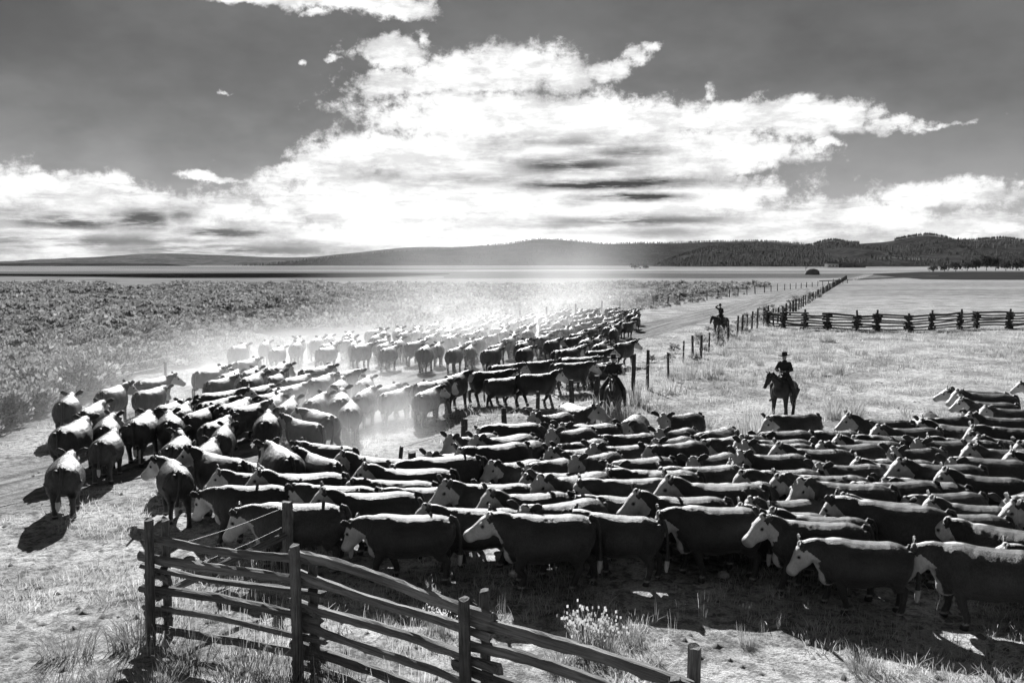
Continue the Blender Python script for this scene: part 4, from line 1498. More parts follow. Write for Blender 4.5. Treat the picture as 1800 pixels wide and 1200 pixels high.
# ------------------------------------------------------------------ horses
def make_horse(name, yaw=0.0, npitch=0.75, hpitch=-0.85, phase=0.6, blaze=False):
    L = Loft()
    body = [(-0.86, 1.18, .10, .09), (-0.80, 1.13, .23, .18), (-0.66, 1.12, .30, .255), (-0.48, 1.13, .315, .27), (-0.22, 1.12, .315, .265), (0.05, 1.11, .32, .27),
            (0.28, 1.12, .335, .26), (0.46, 1.14, .33, .235), (0.60, 1.14, .27, .20), (0.70, 1.13, .17, .14)]
    L.rings([superring(x, z, h, w, 20, 2.2) for x, z, h, w in body])
    for s in (-1, 1):
        L.ball((-0.58, s * .17, 1.05), .24, .12, .30)
        L.ball((0.48, s * .16, 1.05), .17, .10, .27)
    L.ball((0.66, 0, 1.06), .10, .13, .14)
    B = Vector((0.50, 0, 1.24))
    nd = frame(yaw * .7, npitch)
    poll = B + nd @ Vector((0.72, 0, 0))
    mid = (B + poll) / 2 + Vector((-.01, 0, .03))
    L.tube([(B - Vector((.10, 0, .08)), .17, .26), (B + Vector((.04, 0, .02)), .145, .22), ((B + mid) / 2, .115, .175), (mid, .095, .145), ((mid + poll) / 2, .08, .12), (poll, .07, .10)], 14)
    hd = frame(yaw, hpitch)

    def hp(x, y, z):
        return poll + hd @ Vector((x, y, z))
    rings = []
    for s, top, hh, hw in ((-.05, .05, .07, .055), (.02, .08, .11, .085), (.11, .075, .125, .095), (.22, .055, .105, .078), (.34, .035, .075, .06), (.45, .02, .062, .055), (.53, .012, .058, .056), (.57, -.01, .035, .035)):
        rings.append([hp(s, hw * math.cos(2 * math.pi * k / 14), top - hh + hh * math.sin(2 * math.pi * k / 14)) for k in range(14)])
    L.rings(rings)
    for s in (-1, 1):
        L.tube([(hp(-.01, s * .05, .06), .03, .022), (hp(-.03, s * .06, .13), .032, .020), (hp(-.02, s * .055, .20), .010, .010)], 8)
        L.ball(hp(.13, s * .085, .02), .035, .02, .025, hd)
    for s, ph in ((-1, phase), (1, phase + math.pi)):
        f = .16 * math.sin(ph)
        lift = max(0, math.cos(ph)) * .06
        y = s * .17
        L.tube([(Vector((.46, y, 1.02)), .12, .12), (Vector((.44 + .2 * f, y, .80)), .085, .095), (Vector((.45 + .6 * f + lift, y, .50)), .060, .064), (Vector((.44 + .9 * f, y, .27 + lift)), .048, .050),
                (Vector((.45 + f, y, .15 + lift)), .052, .052), (Vector((.48 + f, y, .07 + lift)), .052, .055), (Vector((.50 + f, y, .004 + lift)), .062, .062)], 10)
        f = .18 * math.sin(ph + 2.2)
        lift = max(0, math.cos(ph + 2.2)) * .06
        y = s * .16
        L.tube([(Vector((-.60, y, 1.10)), .20, .16), (Vector((-.52, y, .84)), .13, .13), (Vector((-.62 + .4 * f, y, .66)), .075, .085), (Vector((-.72 + .6 * f, y, .54 + lift)), .060, .070),
                (Vector((-.70 + .9 * f, y, .29 + lift)), .050, .052), (Vector((-.68 + f, y, .16 + lift)), .054, .054), (Vector((-.655 + f, y, .07 + lift)), .053, .055), (Vector((-.63 + f, y, .004 + lift)), .062, .062)], 10)
    me = L.skin(name, 0.018, 3)
    me.materials.append(M['horse'])
    # mane and tail are hair: children
    Mn = Loft()
    crest = [B.lerp(poll, u) + nd @ Vector((0, 0, (.215, .19, .165, .14, .12, .10)[i])) for i, u in enumerate((0.05, .25, .45, .65, .85, 1.0))]
    Mn.tube([(c - nd @ Vector((0, 0, .03)) + Vector((0, .03, 0)), .032, .06) for c in crest], 8)
    for i, c in enumerate(crest[:-1]):
        for q in (0, .5):
            c2 = c.lerp(crest[i + 1], q)
            Mn.tube([(c2 + Vector((0, .02, 0)), .03), (c2 + Vector((0, .10, -.10)), .028), (c2 + Vector((.01, .115, -.22)), .008)], 6)
    Mn.tube([(hp(-.02, 0, .08), .03), (hp(.08, .01, .095), .03), (hp(.17, 0, .075), .008)], 6)
    Tl = Loft()
    Tl.tube([(Vector((-.82, 0, 1.34)), .05), (Vector((-.92, 0, 1.28)), .055), (Vector((-.97, .01, 1.05)), .075), (Vector((-.96, .0, .75)), .085), (Vector((-.94, .02, .5)), .06), (Vector((-.93, .02, .38)), .015)], 10)
    return dict(mesh=me, mane=Mn.mesh('mane'), tail=Tl.mesh('tail'), poll=poll, hd=hd, hp=hp, blaze=blaze)


def place_horse(h, p, a, s, label):
    o = link_mesh('horse', h['mesh'], None, None, (p.x, p.y, gz(p.x, p.y) - .01), (0, 0, a))
    o.scale = (s, s * 1.22, s)
    tag(o, label, 'horse', 'saddle horses')
    link_mesh('mane', h['mane'], M['mane'], o)
    link_mesh('tail', h['tail'], M['mane'], o)
    for sd_ in (-1, 1):
        q = link_mesh('eye', EYE_MESH, None, o, h['hp'](.13, sd_ * .092, .02))
    if h['blaze']:
        L = Loft()
        L.tube([(h['hp'](.02, 0, .083), .03, .010), (h['hp'](.12, 0, .083), .034, .010), (h['hp'](.26, 0, .055), .022, .010), (h['hp'](.40, 0, .036), .018, .010)], 8)
        q = link_mesh('blaze', L.mesh('blaze'), M['whitewash'], o)
    return o


def saddle(p, a, s, label, white=False):
    root = empty('saddle', (p.x, p.y, gz(p.x, p.y)), a)
    root.scale = (s, s, s)
    tag(root, label, 'saddle', 'stock saddles')
    B = Loft()     # blanket: draped sheet with thickness
    for lo, hi, x0, x1, dz, name, mat in ((-0.95, 0.95, -.36, .36, .012, 'blanket', M['blanket'] if white else M['leather']), (-0.62, 0.62, -.30, .26, .035, 'skirt', M['leather'])):
        L = Loft()
        rs = []
        for k in range(15):
            t = lo + (hi - lo) * k / 14
            th = t * 1.25
            yy, zz = math.sin(th) * (.30 + dz), 1.11 + math.cos(th) * (.325 + dz)
            o_ = Vector((0, math.sin(th), math.cos(th))) * .02
            rs.append([Vector((x0, yy, zz)), Vector((x1, yy, zz)), Vector((x1, yy, zz)) + o_, Vector((x0, yy, zz)) + o_])
        L.rings(rs)
        link_mesh(name, L.mesh(name, False), mat, root)
    L = Loft()
    L.rings([superring(x, z, hh, w, 14, 2.2) for x, z, hh, w in ((-.27, 1.56, .05, .12), (-.22, 1.58, .07, .17), (-.1, 1.50, .05, .15), (.05, 1.49, .05, .13), (.16, 1.55, .06, .12), (.21, 1.56, .04, .08))])
    link_mesh('seat', L.mesh('seat'), M['leather'], root)
    L = Loft()
    L.tube([(Vector((.17, 0, 1.58)), .03), (Vector((.20, 0, 1.67)), .022), (Vector((.21, 0, 1.69)), .05), (Vector((.215, 0, 1.705)), .045)], 10)
    link_mesh('horn', L.mesh('horn'), M['leather'], root)
    for sgn in (-1, 1):
        L = Loft()
        L.rings([[Vector((-.06 - .03 * u, sgn * (.36 + .04 * u), 1.40 - u * .62)), Vector((.08 + .03 * u, sgn * (.36 + .04 * u), 1.40 - u * .62)), Vector((.08 + .03 * u, sgn * (.38 + .04 * u), 1.40 - u * .62)),
                  Vector((-.06 - .03 * u, sgn * (.38 + .04 * u), 1.40 - u * .62))] for u in (0, .33, .66, 1)])
        fen = link_mesh('fender', L.mesh('fender', False), M['leather'], root)
        L = Loft()
        for (x0, z0, x1, z1) in ((-.06, .60, .10, .60), (-.06, .60, -.03, .78), (.10, .60, .07, .78), (-.03, .78, .07, .78)):
            L.tube([(Vector((x0, sgn * .42, z0)), .014, .05), (Vector((x1, sgn * .42, z1)), .014, .05)], 6)
        link_mesh('stirrup', L.mesh('stirrup', False), M['leather'], fen)
    L = Loft()
    L.rings([[Vector((x, math.sin(t) * .305, 1.11 + math.cos(t) * .345)) for x in (.12, .20)] + [Vector((x, math.sin(t) * .29, 1.11 + math.cos(t) * .33)) for x in (.20, .12)]
             for t in [R(70 + 11 * k) for k in range(21)]])
    link_mesh('cinch', L.mesh('cinch', False), M['leather'], root)
    return root


def bridle(h, p, a, s, hand, label):
    root = empty('bridle', (p.x, p.y, gz(p.x, p.y)), a)
    root.scale = (s, s, s)
    tag(root, label, 'bridle', 'bridles')
    hp = h['hp']
    for name, pts in (('noseband', [hp(.36, .062 * math.cos(t), -.04 + .08 * math.sin(t)) for t in [6.283 * k / 12 for k in range(13)]]),
                      ('browband', [hp(.03, .093 * math.cos(t), -.03 + .118 * math.sin(t)) for t in [6.283 * k / 12 for k in range(13)]])):
        link_mesh(name, wire_mesh(name, pts, .010, M['leather']), None, root)
    for sgn in (-1, 1):
        link_mesh('cheekpiece', wire_mesh('cheekpiece', [hp(.03, sgn * .095, -.02), hp(.2, sgn * .088, -.03), hp(.44, sgn * .064, -.06)], .010, M['leather']), None, root)
        q0 = hp(.45, sgn * .066, -.06)
        q1 = Vector(hand)
        m = (q0 + q1) / 2 - Vector((0, 0, .12)) + Vector((0, sgn * .08, 0))
        link_mesh('rein', wire_mesh('rein', [q0, q0.lerp(m, .5) - Vector((0, 0, .03)), m, m.lerp(q1, .5), q1], .010, M['leather']), None, root)
    return root


# ------------------------------------------------------------------ riders (sitting, in horse axes: +X forward, seat at about 1.52 m)
def finger_set(L, wrist, fwd, side, curl):
    fwd, side = fwd.normalized(), side.normalized()
    up = side.cross(fwd).normalized()
    palm = wrist + fwd * .05
    L.tube([(wrist, .030, .022), (wrist + fwd * .035, .040, .020), (wrist + fwd * .085, .042, .017)], 10)
    for i, (o, ln) in enumerate(((-.030, .062), (-.010, .074), (.010, .070), (.030, .054))):
        b = wrist + fwd * .085 + side * o
        k1 = b + fwd * ln * .45 - up * curl * .25 * ln
        k2 = k1 + fwd * ln * .25 * (1 - curl) - up * ln * .45 * curl
        k3 = k2 + fwd * ln * .05 - up * ln * .30 * curl - fwd * ln * .35 * curl
        L.tube([(b - fwd * .02, .0115), (k1, .0105), (k2, .0098), (k3, .0085)], 7)
    t0 = wrist + fwd * .03 - side * .035
    L.tube([(t0, .014), (t0 + fwd * .03 - side * .022, .0125), (t0 + fwd * .058 - side * .018 - up * .012, .0095)], 7)


def make_rider(loc, a, s, label, pose, head_yaw=0.0):
    root = None
    hip = Vector((-.04, 0, 1.60))
    lean = pose.get('lean', 0.04)
    chest = hip + Vector((lean + .02, 0, .36))
    neck = hip + Vector((lean + .03, 0, .56))
    headc = neck + Vector((.03, 0, .165))
    hf = Matrix.Rotation(head_yaw, 3, 'Z') @ Matrix.Rotation(pose.get('nod', .05), 3, 'Y')
    arms = {}
    for sg, key in ((1, 'L'), (-1, 'R')):
        sh = neck + Vector((-.01, sg * .180, -.085))
        el_, wr = pose[key]
        arms[sg] = (sh, Vector((el_[0], sg * el_[1], el_[2])), Vector((wr[0], sg * wr[1], wr[2])))
    legs = {}
    for sg in (1, -1):
        legs[sg] = (hip + Vector((.02, sg * .11, -.02)), Vector((.26, sg * .385, 1.24)), Vector((.08, sg * .43, .80)), Vector((.22, sg * .45, .70)))

    def build(L, g, what):
        if 'torso' in what:
            rs = []
            for z, hx, hy in ((-.12, .12, .16), (.0, .125, .175), (.14, .11, .155), (.28, .125, .18), (.40, .125, .195), (.49, .10, .17), (.55, .065, .09)):
                u = (z + .12) / .67
                c = hip + Vector((lean * max(0, z) / .5, 0, z))
                rs.append([c + Vector(((hx + g) * math.cos(t), (hy + g) * math.sin(t), 0)) for t in [6.2832 * k / 18 for k in range(18)]])
            L.rings(rs)
        if 'arms' in what:
            for sg, (sh, e, w) in arms.items():
                L.tube([(sh + Vector((0, -sg * .05, .01)), .07 + g), (sh, .068 + g), ((sh + e) / 2, .056 + g), (e, .048 + g), ((e + w) / 2 + (w - e).normalized() * -.03, .045 + g), (w - (w - e).normalized() * (0 if 'skin' in what else .02), .032 + g)], 12)
        if 'legs' in what:
            for sg, (h_, k_, an, toe) in legs.items():
                L.tube([(h_, .105 + g), ((h_ + k_) / 2, .095 + g), (k_, .070 + g), ((k_ + an) / 2 + Vector((-.03, 0, .05)), .066 + g), (an, .045 + g)], 12)
    L = Loft()
    build(L, 0, ('torso', 'arms', 'legs', 'skin'))
    for sg, (h_, k_, an, toe) in legs.items():
        L.tube([(an, .045), (an + Vector((0, 0, -.06)), .045), (an.lerp(toe, .5) + Vector((0, 0, -.04)), .042), (toe + Vector((.03, 0, -.03)), .032)], 10)
    for sg, (sh, e, w) in arms.items():
        fwd = (w - e).normalized()
        side = fwd.cross(Vector((0, 0, 1)))
        side = side if side.length > .2 else Vector((0, 1, 0))
        finger_set(L, w, fwd, side * -sg, .75)
    L.tube([(neck - Vector((0, 0, .05)), .062), (neck + Vector((.01, 0, .04)), .055), (headc - Vector((0, 0, .06)), .055)], 12)

    def fp(x, y, z):
        return headc + hf @ Vector((x, y, z))
    L.ball(headc, .098, .078, .118, hf, 16, 10)
    L.ball(fp(.035, 0, -.065), .062, .055, .055, hf, 12, 8)
    L.tube([(fp(.085, 0, .02), .012), (fp(.106, 0, -.015), .015), (fp(.098, 0, -.03), .014)], 8)
    L.ball(fp(.085, 0, .032), .02, .055, .014, hf)
    L.ball(fp(.085, 0, -.062), .018, .028, .010, hf)
    for sg in (-1, 1):
        L.ball(fp(-.005, sg * .08, -.005), .022, .012, .032, hf)
    body = L.skin('person', 0.0095, 3)
    body.materials.append(M['skin'])
    o = link_mesh('person', body, None, None, (loc.x, loc.y, gz(loc.x, loc.y)), (0, 0, a))
    o.scale = (s, s, s)
    tag(o, label, 'person', 'mounted riders')
    for sg in (-1, 1):
        link_mesh('eye', EYE_MESH, None, o, fp(.080, sg * .032, .008)).scale = (.6, .6, .6)
    L = Loft()
    build(L, .014, ('torso', 'arms'))
    L.tube([(neck + Vector((-.02, 0, -.04)), .085, .09), (neck + Vector((0, 0, .035)), .075, .078)], 12)
    link_mesh('jacket', L.skin('jacket', .017, 3), M['jacket'], o)
    L = Loft()
    L.rings([[hip + Vector((.15 * math.cos(t), .19 * math.sin(t), z)) for t in [6.2832 * k / 18 for k in range(18)]] for z in (-.13, -.05, .04)])
    build(L, .020, ('legs',))
    link_mesh('trousers', L.skin('trousers', .02, 3), M['denim'], o)
    for sg, (h_, k_, an, toe) in legs.items():
        L = Loft()
        L.tube([(an + Vector((-.01, 0, .16)), .062), (an, .058), (an + Vector((0, 0, -.07)), .056), (an.lerp(toe, .5) + Vector((0, 0, -.045)), .050), (toe + Vector((.04, 0, -.035)), .034)], 12)
        L.box(an + Vector((-.02, 0, -.13)), .06, .07, .05)
        link_mesh('boot', L.mesh('boot'), M['leather'], o)
    L = Loft()
    L.rings([[fp(r * 1.18 * math.cos(t) - .005, r * math.sin(t), z + (.030 * (abs(math.sin(t)) ** 2) if r > .12 else 0)) for t in [6.2832 * k / 20 for k in range(20)]]
             for r, z in ((.09, .052), (.225, .046), (.228, .056), (.100, .066), (.096, .13), (.086, .185), (.05, .20), (.02, .18))])
    link_mesh('hat', L.mesh('hat'), M['felt'], o)
    L = Loft()
    L.rings([[neck + Vector((.02 + r * math.cos(t), r * math.sin(t), z)) for t in [6.2832 * k / 14 for k in range(14)]] for r, z in ((.085, -.03), (.088, 0), (.07, .04))])
    link_mesh('neckerchief', L.mesh('neckerchief'), M['denim'], o)
    return o


REIN = dict(L=((.06, .30, 1.84), (.26, .10, 1.80)), R=((.04, .31, 1.84), (.24, .13, 1.78)))
HAT = dict(L=((.06, .30, 1.84), (.26, .08, 1.80)), R=((.06, .46, 2.22), (.10, .17, 2.38)))
RIDERS = [
    # px, distance, heading, scale, horse args, pose, labels
    (1079, 38.4, 267, .97, dict(yaw=.05, npitch=.62, hpitch=-1.0, phase=.7, blaze=True), REIN, 0.0,
     'rider facing the camera in hat and dark jacket beside the wire gate', 'dark horse with pale forehead walking toward the camera by the fence', 'front-facing rider'),
    (1382, 39.0, 252, .97, dict(yaw=-.5, npitch=.80, hpitch=-1.05, phase=2.2), REIN, -.25,
     'rider in wide-brimmed hat and jacket sitting easy in the open pasture', 'dark horse standing three-quarter on in the open pasture', 'pasture rider'),
    (1267, 86.0, 232, 1.0, dict(yaw=.15, npitch=.35, hpitch=-1.0, phase=3.9), HAT, 0.3,
     'distant rider on the road with one arm raised to his hat', 'distant dark horse on the road with lowered head', 'hat-holding rider'),
]
for (px, dist, hdg, s, hargs, pose, hy, lp, lh, who) in RIDERS:
    dist *= KD
    p = Vector(((px - 900) * dist / FPX, dist, 0))
    h = make_horse('horse', **hargs)
    a = R(hdg) - math.atan2(p.x, p.y)
    place_horse(h, p, a, s, lh)
    saddle(p, a, s, 'stock saddle under the ' + who, who.startswith('hat'))
    bridle(h, p, a, s, (.30, 0, 1.80), 'leather bridle and reins held by the ' + who)
    make_rider(p, a, s, lp, pose, hy)


# ------------------------------------------------------------------ brush and grass
def leaf_cloud(n, seed, rx, rz, size, squash=0.6):
    """leaf sprays through the volume of a bush: returns V, F, tone"""
    rd = np.random.default_rng(seed)
    # lobes make the outline uneven
    lobes = [(rd.uniform(-.55, .55) * rx, rd.uniform(-.55, .55) * rx, rd.uniform(.35, .75) * rz, rd.uniform(.35, .6)) for _ in range(7)]
    V = np.empty((n * 4, 3))
    tone = np.empty(n * 4)
    for i in range(n):
        lx, ly, lz, lr = lobes[i % 7]
        d = rd.normal(size=3)
        d /= np.linalg.norm(d)
        if d[2] < -0.5:
            d[2] *= -1
        q = np.array([lx, ly, lz]) + d * lr * np.array([rx, rx, rz * .8]) * (0.55 + 0.45 * rd.random() ** .5)
        q[2] = max(q[2], 0.04)
        out = d * 0.7 + np.array([0, 0, .6]) + rd.normal(size=3) * .35
        out /= np.linalg.norm(out)
        sd_ = np.cross(out, rd.normal(size=3))
        sd_ /= np.linalg.norm(sd_) + 1e-6
        L_ = size * rd.uniform(.7, 1.4)
        w = L_ * squash * .5
        V[i * 4:(i + 1) * 4] = [q - sd_ * w * .4, q + sd_ * w * .4, q + out * L_ + sd_ * w, q + out * L_ - sd_ * w]
        tone[i * 4:(i + 1) * 4] = rd.random()
    F = np.arange(n * 4).reshape(-1, 4)
    return V, F, tone


BUSH = []
for i in range(7):
    V, F, tn = leaf_cloud(620, 50 + i, .62, .74, .105, .55)
    st = Loft()
    for k in range(7):
        a = 6.28 * k / 7
        st.tube([(Vector((0, 0, -.05)), .03), (Vector((.18 * math.cos(a), .18 * math.sin(a), .25)), .02), (Vector((.38 * math.cos(a), .38 * math.sin(a), .55)), .008)], 5)
    me = np_mesh('foliage', V, F, False, {'tone': tn})
    me.materials.append(M['sage'])
    sm = st.mesh('stems', False)
    sm.materials.append(M['twig'])
    BUSH.append((me, sm))
LOWBUSH = [leaf_cloud(70, 150 + i, .66, .62, .21, .8) for i in range(6)]


def bush_ok(x, y):
    return x < left_fence_x(y) - 1.3


cands = []
tries = 0
while len(cands) < 8200 and tries < 90000:
    tries += 1
    y = (27 + 255 * random.random() ** 1.25) * KD
    xmax = left_fence_x(y) - 1.0
    xmin = -0.58 * y / KD - 6
    if xmin >= xmax:
        continue
    x = random.uniform(xmin, min(xmax, .62 * y / KD))
    if random.random() > (xmax - xmin) / (y / KD * 1.1):
        continue
    dn = mnoise.noise(Vector((x * .06, y * .035, 2.0)))
    if dn < -0.32:
        continue
    cands.append((x, y, random.uniform(.6, 1.5) * (1 + .5 * dn)))
# clumps along both sides of the road and beside the right-hand fence
for _ in range(340):
    y = random.uniform(62, 200) * KD
    side = random.random()
    x = left_fence_x(y) + random.uniform(-1, 5.5) if side < .6 else right_fence_x(y) + random.uniform(-2.5, 1.0)
    if side < .6 and y < 112 * KD:
        continue
    cands.append((x, y, random.uniform(.35, .8)))
cands.sort(key=lambda c: -(c[2] / c[1]))


def seen(x, y):
    px, py = to_px((x, y, .5))
    return -40 < px < 1840


near = [c for c in cands if seen(c[0], c[1])][:298]
ns = set(id(c) for c in near)
for i, c in enumerate(near):
    x, y, s = c
    f, sm = BUSH[i % 7]
    r = empty('sagebrush', (x, y, gz(x, y) - .03), random.uniform(0, 6))
    r.scale = (s * random.uniform(.85, 1.2), s * random.uniform(.85, 1.2), s * random.uniform(.8, 1.1))
    if x > right_fence_x(y) - 3.5:
        tag(r, 'low sagebrush clump along the posts right of the road', 'sagebrush', 'sagebrush along the right road fence')
    elif x > left_fence_x(y) - 1.0:
        tag(r, 'low sagebrush clump on the verge between left fence and road', 'sagebrush', 'sagebrush on the road verge')
    elif y < 34:
        tag(r, 'large near sagebrush clump at the left picture edge beside the cattle', 'sagebrush', 'large sagebrush at the left edge')
    else:
        tag(r, 'rounded grey sagebrush clump on the flat left of the road', 'sagebrush', 'sagebrush clumps beyond the left fence')
    link_mesh('foliage', f, None, r)
    link_mesh('stems', sm, None, r)
Vs, Fs, Ts = [], [], []
nv = 0
for c in cands:
    if id(c) in ns or c[1] < 38:
        continue
    x, y, s = c
    V, F, tn = LOWBUSH[random.randrange(6)]
    a = random.uniform(0, 6.28)
    ca, sa = math.cos(a), math.sin(a)
    k = s * (1 + .25 * min(1, y / 250))
    Q = np.stack([x + k * (V[:, 0] * ca - V[:, 1] * sa), y + k * (V[:, 0] * sa + V[:, 1] * ca), k * .95 * V[:, 2] + gz(x, y)], 1)
    Vs.append(Q)
    Fs.append(F + nv)
    Ts.append(np.clip(tn * .6 + random.random() * .5 - .05, 0, 1))
    nv += len(Q)
me = np_mesh('sagebrush_mass', np.concatenate(Vs), np.concatenate(Fs), False, {'tone': np.concatenate(Ts)})
o = link_mesh('sagebrush_mass', me, M['sage'])
tag(o, 'sagebrush flat stretching away to the dark marsh line', 'sagebrush', kind='stuff')


# grass: blades as thin bent strips
def blades(n, seed, spread, hmin, hmax, width, flare, heads=False):
    rd = np.random.default_rng(seed)
    V, F, tn = [], [], []
    for i in range(n):
        a, r = rd.uniform(0, 6.283), spread * rd.random() ** .6
        b = np.array([r * math.cos(a), r * math.sin(a), -.03])
        h = rd.uniform(hmin, hmax)
        out = np.array([math.cos(a), math.sin(a), 0]) * flare * rd.uniform(.2, 1.2) + np.append(rd.normal(size=2) * flare * .35, 0)
        sd_ = np.array([-math.sin(a), math.cos(a), 0])
        t = rd.uniform(0, 3.14)
        sd_ = np.array([math.cos(t), math.sin(t), 0]) * width * rd.uniform(.7, 1.3)
        m = b + out * h * .4 + np.array([0, 0, h * .6])
        e = b + out * h * 1.0 + np.array([0, 0, h])
        s = len(V)
        V += [b - sd_, b + sd_, m + sd_ * .8, m - sd_ * .8, e + sd_ * .25, e - sd_ * .25]
        F += [(s, s + 1, s + 2, s + 3), (s + 3, s + 2, s + 4, s + 5)]
        tn += [rd.random()] * 6
        if heads:
            s = len(V)
            q = sd_ * 3.2
            u = np.array([0, 0, width * 8])
            V += [e - q - u * .3, e + q - u * .3, e + q + u, e - q + u]
            F += [(s, s + 1, s + 2, s + 3)]
            tn += [1.0] * 4
    return np.array(V), np.array(F), np.array(tn)


TUFT = []
for i in range(6):
    V, F, tn = blades(150, 400 + i, .20, .30, .75, .0045, .28)
    me = np_mesh('blades', V, F, False, {'tone': tn})
    me.materials.append(M['straw'])
    TUFT.append(me)
RABBIT = []
for i in range(3):
    V, F, tn = blades(150, 450 + i, .16, .26, .50, .0036, .30, True)
    me = np_mesh('blades', V, F, False, {'tone': tn})
    me.materials.append(M['straw'])
    RABBIT.append(me)
DULL = []
for i in range(4):
    V, F, tn = blades(170, 470 + i, .28, .25, .62, .0045, .42)
    me = np_mesh('blades', V, F, False, {'tone': tn})
    me.materials.append(M['straw_dull'])
    DULL.append(me)


def tuft(name, px, py, s, kind, label, group=None, wide=1.0):
    p = at_z(px, py)
    me = random.choice({'t': TUFT, 'r': RABBIT, 'd': DULL}[kind])
    o = link_mesh(name, me, None, None, (p.x, p.y, gz(p.x, p.y)), (0, 0, random.uniform(0, 6)))
    o.scale = (s * wide, s * wide, s)
    tag(o, label, 'grass' if kind != 'r' else 'shrub', group)


for px, py, s, w, lab in ((1322, 790, 1.9, 1.0, 'tall wispy grass tuft below the pasture rider'), (1338, 760, 1.3, 1.2, 'shorter grass tuft beside the tall wispy one'),
                          (1463, 735, 1.0, 1.3, 'left of the twin grass tufts right of the pasture rider'), (1500, 732, 1.15, 1.4, 'right of the twin grass tufts right of the pasture rider'),
                          (1215, 662, 1.2, 1.3, 'grass tuft at the foot of the dark post right of the gate'), (1247, 662, 1.35, 1.2, 'pale bunchgrass right of the dark fence posts'),
                          (1262, 655, 1.2, 1.3, 'bunchgrass next to the pale one by the fence posts'), (1352, 668, 1.0, 1.5, 'grass tuft just above the pasture rider hat'),
                          (1447, 660, .8, 1.2, 'dark-based grass tuft right of the pasture rider shoulder'), (1472, 658, 1.1, 1.2, 'bunchgrass up right of the pasture rider'),
                          (1450, 600, 1.3, 1.7, 'broad pale bush against the stacked-log fence'), (1464, 601, .8, 1.4, 'low tuft below the broad pale bush'),
                          (1520, 624, .6, 1.3, 'small lone tuft in the open pasture'), (1180, 690, 1.1, 1.3, 'tuft at the base of the second tall gate post'),
                          (1120, 712, 1.5, 1.2, 'tall grass at the base of the tallest gate post'), (1062, 748, 1.6, 1.3, 'tall grass in front of the front-facing rider, near side'),
                          (1100, 752, 1.5, 1.2, 'tall grass under the hooves of the front-facing horse'), (1335, 640, .9, 1.5, 'tuft by the end of the long post line'),
                          (1400, 632, .7, 1.3, 'tiny tuft with long shadow above the pasture rider'), (1600, 770, 1.0, 1.2, 'grass tuft beside the low-headed cow facing the camera')):
    tuft('grass_tuft', px, py, s, 't', lab, 'bunchgrass tufts in the pasture', w)
for px, py, s, w, lab in ((1032, 1132, 1.15, 1.25, 'larger flowering rabbitbrush lit bright at the shadow edge'), (1068, 1138, .95, 1.15, 'smaller rabbitbrush touching the larger one at the shadow edge'),
                          (765, 1098, .7, 1.1, 'rabbitbrush heads peeping over the third rail'), (783, 1106, .55, 1.0, 'small rabbitbrush by the paired posts')):
    tuft('rabbitbrush', px, py, s, 'r', lab, 'rabbitbrush by the rail fence', w)
for px, py, s, w, lab in ((430, 1190, .85, 1.6, 'large feathery grass clump in front of the fence, bottom of the picture'), (330, 1165, .7, 1.7, 'dull grass clump at the foot of the first post'),
                          (240, 1125, .8, 1.8, 'dark weedy clump left of the first post'), (600, 1200, .9, 1.3, 'feathery clump right of the second post foot'),
                          (270, 1210, .7, 1.6, 'weeds at the bottom edge below the first post'), (120, 1150, .7, 1.8, 'low weeds in the lower left corner'),
                          (500, 1215, .7, 1.6, 'weeds at the foot of the second post'), (180, 1195, .5, 1.7, 'scrubby tuft near the lower left corner'), (985, 1165, .55, 1.4, 'small dark tuft below the top rail'),
                          (1110, 1125, .55, 1.3, 'spiky dead weed right of the rabbitbrush'), (1515, 1175, .55, 1.2, 'spiky tuft at the dip of the shadow edge'), (1315, 1128, .45, 1.1, 'small spiky tuft on the shadow edge'),
                          (100, 1215, .55, 1.8, 'weedy patch at the very lower left')):
    tuft('weed_clump', px, py, s, 'd', lab, 'weeds about the fence', w)

# thin standing stalks behind and under the rail fence, short turf over the near pasture: uncountable
Vs, Fs, Ts = [], [], []
nv = 0
small = [blades(10, 700 + i, .10, .05, .17, .0040, .55) for i in range(6)]
stalk = [blades(9, 720 + i, .14, .35, .85, .0036, .13) for i in range(5)]


def sow(proto, x, y, s):
    global nv
    V, F, tn = proto
    a = random.uniform(0, 6.28)
    ca, sa = math.cos(a), math.sin(a)
    Q = np.stack([x + s * (V[:, 0] * ca - V[:, 1] * sa), y + s * (V[:, 0] * sa + V[:, 1] * ca), s * V[:, 2] + gz(x, y)], 1)
    Vs.append(Q)
    Fs.append(F + nv)
    Ts.append(np.clip(tn * .7 + random.random() * .4, 0, 1))
    nv += len(Q)


n_ok = 0
while n_ok < 13000:
    y = 8.5 + 75 * random.random() ** 1.7
    x = random.uniform(-.66 * y, .66 * y)
    rc = float(road_center(np.array([y]))[0])
    if abs(x - rc) < 3.2 or x < left_fence_x(y):
        continue
    if mnoise.noise(Vector((x * .5, y * .35, 5.0))) + .35 * mnoise.noise(Vector((x * 2.2, y * 1.6, 1.0))) < -.05:
        continue
    sow(random.choice(small), x, y, random.uniform(.6, 1.3) * (1 + y / 60))
    n_ok += 1
for a, b in ((F0, F1), (F1, F2), (F2, F3), (Vector((W1.x, W1.y, 0)), F0)):
    for _ in range(26):
        q = a.lerp(b, random.random())
        sow(random.choice(stalk), q.x + random.gauss(.1, .35), q.y + random.gauss(.25, .45), random.uniform(.6, 1.15))
for _ in range(70):     # stalks standing in the shade of the front line of cattle
    p = at_z(random.uniform(620, 1780), random.uniform(1010, 1130))
    sow(random.choice(stalk), p.x, p.y, random.uniform(.3, .6))
for _ in range(420):    # along the right-hand road fence
    y = random.uniform(40, 95)
    sow(random.choice(stalk), right_fence_x(y) + random.gauss(.6, .9), y, random.uniform(.5, 1.1))
